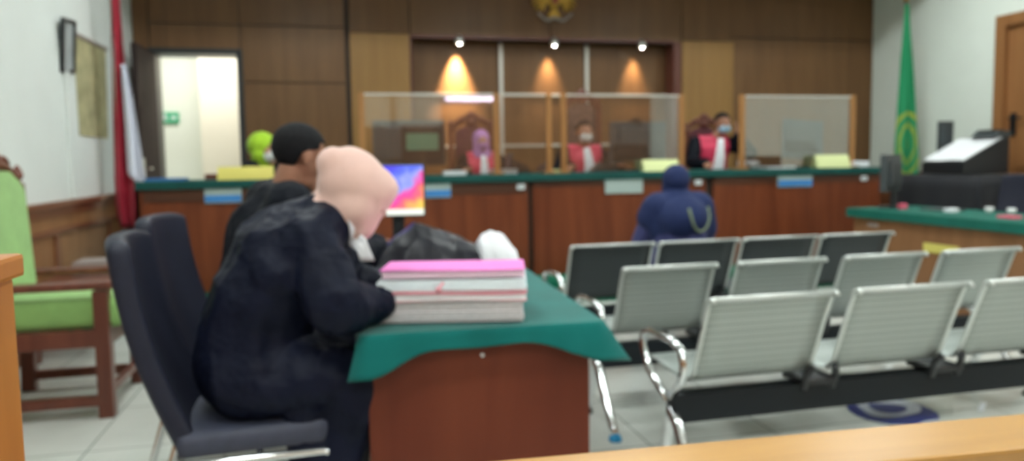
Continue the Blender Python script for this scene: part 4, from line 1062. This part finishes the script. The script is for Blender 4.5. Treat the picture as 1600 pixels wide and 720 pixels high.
# backrest: arched cushion in a carved frame, in the plane of the rear posts
BT_ = Matrix.Translation((ax0+.045, 0, .60)) @ Matrix.Rotation(R(-3), 4, 'Y')
yc = (ay0+ay1)/2; hw = (ay1-ay0)/2-.065
pl = [(yc-hw, 0), (yc+hw, 0)]
for k in range(13):
    a = PI*k/12; pl.append((yc+hw*math.cos(a), .50+.13*math.sin(a)))
b = MB(); b.prism(pl, 'X', -.03, .05, .018); b.tf(BT_); b.build('back_cushion', M['lime'], t, False)
b = MB(); fr = [(yc-hw-.03, -.03), (yc-hw-.03, .52)]
b.tube([V((0, yc+(hw+.0)*math.cos(PI*k/16), .51+.155*math.sin(PI*k/16))) for k in range(17)], .032, 8)
for s in (-1, 1):
    b.tube([V((.0, yc+s*(.09+.07*math.cos(a)*math.exp(-a*.15)), .665+.04*math.sin(a)*math.exp(-a*.1))) for a in [k*.45 for k in range(12)]], .018, 8)
b.ell((0, yc, .69), (.028, .07, .045))
b.tf(BT_); b.build('carved_crest', M['arm_wood'], t, True)
MB().box(-.03, .03, yc-hw, yc+hw, -.05, .0, .004).tf(BT_).build('back_rail', M['arm_wood'], t)
# low side table by the left wall
t = thing('side_table', 'low brown wooden table against the left wainscot behind the green armchair', 'table', (-1.72, 5.62, 0))
MB().box(-1.93, -1.45, 5.15, 6.0, .46, .49, .005).build('tabletop', M['arm_wood'], t); MB().box(-1.90, -1.49, 5.18, 5.97, .38, .46, .003).build('apron', M['arm_wood'], t)
for x in (-1.90, -1.53):
    for y in (5.18, 5.93): MB().box(x, x+.04, y, y+.04, 0, .38, .004).build('leg', M['arm_wood'], t)
tag(MB().box(-1.80, -1.55, 5.66, 5.92, .49, .585, .008).build('storage_box', M['grey_box']), 'grey-brown box lying on the low table by the left wall', 'box')

# picture and poster on the left wall
t = thing('picture_frame', 'narrow black picture frame hanging slightly crooked high on the left wall', 'picture', (XL, 6.45, 1.98))
PM = Matrix.Translation((XL+.03, 6.43, 2.18)) @ Matrix.Rotation(R(5), 4, 'Y') @ Matrix.Rotation(R(4), 4, 'X')
b = MB()
for (y0, y1, z0, z1) in ((-.14, .14, .18, .205), (-.14, .14, -.205, -.18), (-.14, -.11, -.18, .18), (.11, .14, -.18, .18)): b.box(-.012, .014, y0, y1, z0, z1, .003)
b.tf(PM); b.build('frame', M['frame_black'], t)
MB().box(-.008, -.002, -.115, .115, -.185, .185).tf(PM).build('photo', mat('grey_print', (.42, .46, .47), .3, noise_amt=.25, nscale=9), t)
t = thing('wall_map', 'faded yellow-olive printed map on the left wall beside the red and white flag', 'poster', (XL, 7.03, 1.5))
MB().prism([(6.66, 1.50), (7.42, 1.50), (7.50, 2.30), (6.64, 2.32)], 'X', XL+.002, XL+.008).build('sheet', mat('faded_olive_print', (.42, .39, .22), .7, noise_amt=.28, nscale=7), t)
MB().box(XL+.001, XL+.02, 6.62, 7.52, 2.30, 2.33, .003).build('top_batten', M['grey_box'], t)

# ------------------------------------------------------------------ flags
t = thing('national_flag', 'red and white flag hanging on a pole in the left corner', 'flag', (-1.83, 7.12, 0))
fx, fy = -1.83, 7.12
b = MB(); b.lathe((fx, fy, .0), [(.16, 0), (.16, .02), (.05, .05), (.02, .10), (.016, .12)]); b.build('base', M['steel_arm'], t, True)
MB().tube([(fx, fy, .1), (fx, fy, 2.95)], .014, 10).build('pole', M['steel_arm'], t, True); MB().lathe((fx, fy, 2.95), [(.012, 0), (.03, .02), (.03, .05), (.004, .13)], 12).build('finial', M['gold'], t, True)
def red(u, v):
    z = 2.80-2.10*v; w = .05+.12*min(1, v*1.25)**.8
    if v > .93: w *= 1-(v-.93)*3
    x = fx+.055-w*.62+w*u; y = fy-.03+.035*math.sin(u*PI*3.2+v*1.5)*min(1, v*3+.2)
    return (x, y, z)
MB().sheet(red, 26, 30, .004).build('red_band', M['flag_red'], t, True)
def whi(u, v):
    z = 2.12-(1.02+.16*(u-.5))*v; w = .035+.125*v**.8
    x = fx+.075+w*u; y = fy-.085+.02*math.sin(u*PI*3+v*2)
    return (x, y, z)
MB().sheet(whi, 20, 20, .004).build('white_band', M['flag_white'], t, True)

gx, gy = 6.66, 7.55
t = thing('court_flag', 'green flag with round gold emblem hanging on a pole in the right corner', 'flag', (gx, gy, .2))
b = MB(); b.lathe((gx, gy, .2), [(.16, 0), (.16, .02), (.05, .05), (.02, .10), (.016, .12)]); b.build('base', M['steel_arm'], t, True)
MB().tube([(gx, gy, .3), (gx, gy, 3.05)], .014, 10).build('pole', M['black_metal'], t, True); MB().lathe((gx, gy, 3.05), [(.012, 0), (.03, .02), (.03, .05), (.004, .14)], 12).build('finial', M['gold'], t, True)
def gre(u, v):
    z = 3.0-2.42*v; w = .05+.245*min(1, v*1.35)
    x = gx-.03-w*.5+w*u; y = gy-.05+.032*math.sin(u*PI*3.0+v*2)*min(1, v*3+.2)
    return (x+.06*v, y, z)
MB().sheet(gre, 28, 36, .004).build('flag_cloth', mat_ringed('green_flag_cloth', (.004, .26, .10), (.42, .45, .04), .02, 1.165, .17, .40), t, True)

# ------------------------------------------------------------------ eagle emblem above the niche
ex, ey, ez = 2.575, YB-.06, 3.12
t = thing('eagle_emblem', 'gilded eagle emblem with spread wings and pale ribbon above the niche', 'emblem', (ex, ey, 2.85))
b = MB(); b.ell((ex, ey, ez), (.075, .035, .13)); b.ell((ex+.01, ey-.01, ez+.16), (.035, .03, .05)); b.cap((ex+.03, ey-.02, ez+.16), .014, (ex+.075, ey-.02, ez+.145), .004); b.build('body', M['gold'], t, True)
for s in (-1, 1):
    b = MB()
    for k in range(9):
        a = R(-78+k*17); L_ = .15+.035*math.sin(k*.7)
        c0 = V((ex+s*.10, ey+.005, ez+.02)); dv = V((s*math.cos(a), 0, math.sin(a)))
        b.cap(c0+dv*.03, .022, c0+dv*L_, .012, .6, (0, 1, 0), 8)
    b.ell((ex+s*.10, ey, ez+.02), (.07, .02, .08)); b.build('wing', M['gold'], t, True)
b = MB()
for k in range(5):
    a = R(-90+(k-2)*13); b.cap((ex, ey+.005, ez-.08), .018, (ex+.15*math.cos(a), ey+.005, ez-.08+.13*math.sin(a)), .016, .6, (0, 1, 0), 8)
b.build('tail', M['gold'], t, True)
MB().prism([(ex-.05, ez+.07), (ex+.05, ez+.07), (ex+.05, ez-.02), (ex, ez-.08), (ex-.05, ez-.02)], 'Y', ey-.05, ey-.03, .004).build('shield', mat('dark_red_enamel', (.25, .04, .02), .4), t)
MB().sheet(lambda u, v: (ex-.21+.42*u, ey-.03+.01*math.sin(u*PI*4), 2.91-.05*math.sin(u*PI)+.035*v+.02*math.cos(u*PI*4)), 24, 3, .006).build('ribbon', M['ribbon'], t, True)

# ------------------------------------------------------------------ right-hand desk
CX0, CX1, CY0, CY1, CT = 4.40, 5.08, 2.9, 5.62, .78
t = thing('clerk_desk', 'brown desk with green top along the right side of the room', 'desk', ((CX0+CX1)/2, (CY0+CY1)/2, 0))
MB().box(CX0+.04, CX0+.065, CY0+.03, CY1-.04, .03, CT-.04, .003).build('front_panel', M['clerk_wood'], t)
for y in (CY0+.03, CY1-.065): MB().box(CX0+.065, CX1-.03, y, y+.025, 0, CT-.04, .003).build('end_panel', M['clerk_wood'], t)
MB().box(CX0+.02, CX1, CY0+.01, CY1-.01, CT-.04, CT-.012, .003).build('worktop', M['clerk_wood'], t)
b = MB(); b.box(CX0, CX1+.02, CY0-.01, CY1+.01, CT-.012, CT, .004); b.box(CX0-.006, CX0+.006, CY0-.01, CY1+.01, CT-.075, CT-.004, .003); b.box(CX0, CX1+.02, CY1+.004, CY1+.014, CT-.07, CT-.004, .003)
b.build('cloth_cover', mat('bright_green_desk_cloth', (.005, .115, .085), .7, noise_amt=.1, nscale=8, spec=.3), t)
tag(MB().box(CX0+.030, CX0+.042, 4.45, 4.78, .49, .56, .002).build('door_label', M['yellow_card']), 'yellow strip label on the front of the right-hand desk', 'label')
tag(MB().box(CX0+.030, CX0+.042, 5.28, 5.40, .635, .665, .002).build('wall_socket', M['grey_box']), 'small grey socket on the front of the right-hand desk', 'socket')
t = thing('edge_on_monitor', 'black monitor seen almost edge-on at the far end of the right-hand desk', 'monitor', (4.77, 5.43, CT))
EM = Matrix.Translation((4.72, 5.47, 1.08)) @ Matrix.Rotation(R(35), 4, 'Z')
b = MB(); b.box(-.24, .24, -.02, .03, -.155, .165, .008); b.box(-.15, .15, -.05, -.015, -.10, .10, .01); b.tf(EM); b.build('casing', M['dark_plastic'], t)
MB().box(-.225, .225, .0305, .032, -.14, .15).tf(EM).build('screen', M['black_plastic'], t)
b = MB(); b.box(-.03, .03, -.02, .0, -.29, .0, .003); b.box(-.10, .10, -.09, .09, -.2995, -.285, .004); b.tf(EM); b.build('stand', M['black_plastic'], t)
tag(MB().box(4.66, 4.72, 5.37-.1, 5.43-.1, CT, CT+.045, .01).build('stamp_pad', M['pink_item']), 'small pink block on the right-hand desk beside the edge-on monitor', 'block')
cup(4.98, 4.72, CT, 'white cup on the right-hand desk, left of a pair', .03, .04, 'white cups on the right-hand desk')
cup(5.02, 4.56, CT, 'white cup on the right-hand desk, right of a pair and farthest right', .03, .04, 'white cups on the right-hand desk')
tag(MB().box(4.72, 4.80, 4.82, 4.90, CT, CT+.03, .008).build('eraser', M['paper']), 'small white block on the right-hand desk left of the cups', 'block')
papers(4.83, 5.02, CT, .2, .26, 2, 'dark folder lying on the right-hand desk left of the white block', .1, M['dark_plastic'])
tag(MB().box(4.60, 4.68, 4.16, 4.30, CT, CT+.02, .006).build('note_pad', M['pink_item']), 'small pink note pad at the right edge of the right-hand desk', 'note pad')

# draped stand with papers
t = thing('draped_table', 'table draped in black cloth near the brown door at the right', 'table', (6.25, 6.3-.05, 0))
b = MB(); b.box(5.95, 6.55, 5.75, 6.72, 0.01, 1.0, .02); b.build('frame_box', M['black_plastic'], t)
def drp(x, y, v, i):
    if v == 0: return (0, 0, 0)
    nx = (-1 if x < .001 else (1 if x > .699 else 0)); ny = (-1 if y < .001 else (1 if y > 1.059 else 0))
    wv = .02*math.sin(i*.8)*v; return (nx*(.01+wv+.02*v), ny*(.01+wv+.02*v), .98*v)
cloth(.70, 1.06, 1.03, drp, mat('black_drape', (.008, .009, .014), .8, sheen=.1), 'drape', t, Matrix.Translation((5.90, 5.70, 0)))
t = thing('slanted_stand', 'black slanted document stand on the black-draped table', 'stand', (6.2, 6.15, 1.035))
b = MB(); b.prism([(5.95, 1.04), (6.50, 1.04), (6.50, 1.38), (6.46, 1.40), (5.95, 1.15)], 'Y', 5.95, 6.47, .006); b.build('body', M['black_plastic'], t)
SL = math.atan2(.25, .51)
PMx = Matrix.Translation((6.20, 6.21, 1.285)) @ Matrix.Rotation(-SL, 4, 'Y')
tag(MB().sheet(lambda u, v: (-.26+.50*u, -.25+.50*v, .004+.004*math.sin(v*7)), 8, 8, .006).tf(PMx).build('paper_sheet', M['paper']), 'large white paper sheet lying on the black slanted stand', 'paper')
t = thing('desk_printer', 'small black device on top of the slanted stand beside the brown door', 'device', (6.42, 6.0, 1.40))
MB().prism([(6.34, 1.395), (6.54, 1.395), (6.54, 1.46), (6.40, 1.46)], 'Y', 5.97, 6.27, .008).build('body', M['dark_plastic'], t); MB().box(6.38, 6.50, 6.02, 6.22, 1.46, 1.475, .004).build('tray', M['black_plastic'], t)
t = thing('wall_side_monitor', 'dark monitor standing at the left end of the black-draped table', 'monitor', (6.45, 6.58, 1.035))
WM_ = Matrix.Translation((6.32, 6.56, 1.42)) @ Matrix.Rotation(R(8), 4, 'Z')
MB().box(-.02, .02, -.0, .0, 0, 0) if False else None
b = MB(); b.box(-.10, .10, -.02, .02, -.165, .165, .008); b.tf(WM_); b.build('casing', M['dark_plastic'], t); MB().box(-.09, .09, -.0225, -.0205, -.15, .15).tf(WM_).build('screen', M['grey_plastic'], t)
b = MB(); b.box(6.29, 6.35, 6.56, 6.58, 1.04, 1.3); b.box(6.22, 6.42, 6.48, 6.66, 1.035, 1.05, .004); b.build('stand', M['black_plastic'], t)

# exit sign in the corridor
t = thing('exit_sign', 'green exit sign with white pictogram on the corridor wall behind the open door', 'sign', (-2.0, 10.19, 1.78))
MB().box(-2.19, -1.90, 10.17, 10.199, 1.78, 1.92, .003).build('plate', M['exit_green'], t)
b = MB(); b.ell((-2.06, 10.166, 1.888), (.012, .004, .012)); b.cap((-2.06, 10.167, 1.87), .009, (-2.07, 10.167, 1.84), .009); b.cap((-2.07, 10.167, 1.84), .007, (-2.04, 10.167, 1.81), .006); b.cap((-2.07, 10.167, 1.84), .007, (-2.10, 10.167, 1.815), .006); b.cap((-2.06, 10.167, 1.868), .005, (-2.03, 10.167, 1.85), .005); b.build('pictogram', M['paper'], t)
MB().prism([(-2.0, 1.84), (-1.96, 1.84), (-1.96, 1.82), (-1.925, 1.85), (-1.96, 1.88), (-1.96, 1.86), (-2.0, 1.86)], 'Y', 10.163, 10.171).build('arrow', M['paper'], t)

# ------------------------------------------------------------------ world, camera, view
w = bpy.data.worlds.new('world'); S.world = w; w.use_nodes = True
w.node_tree.nodes['Background'].inputs[0].default_value = (.8, .9, 1, 1); w.node_tree.nodes['Background'].inputs[1].default_value = .1
cam = bpy.data.cameras.new('camera'); co = bpy.data.objects.new('camera', cam); COL.objects.link(co); S.camera = co
yaw, pit, rol = R(13.5), R(4.5), R(.9)
f = V((math.sin(yaw)*math.cos(pit), math.cos(yaw)*math.cos(pit), -math.sin(pit)))
r0 = V((math.cos(yaw), -math.sin(yaw), 0)); u0 = r0.cross(f)
rr = math.cos(rol)*r0-math.sin(rol)*u0; uu = math.cos(rol)*u0+math.sin(rol)*r0
m3 = Matrix((rr, uu, -f)).transposed()
co.matrix_world = Matrix.Translation((0, 0, 1.25)) @ m3.to_4x4()
cam.sensor_width = 36; cam.lens = 1150/1600*36; cam.shift_y = -20/1600; cam.clip_start = .05
cam.dof.use_dof = True; cam.dof.focus_distance = .62; cam.dof.aperture_fstop = 4.6
S.view_settings.view_transform = 'Standard'; S.view_settings.look = 'None'; S.view_settings.gamma = 1; S.view_settings.use_curve_mapping = False
S.view_settings.exposure = 0.42
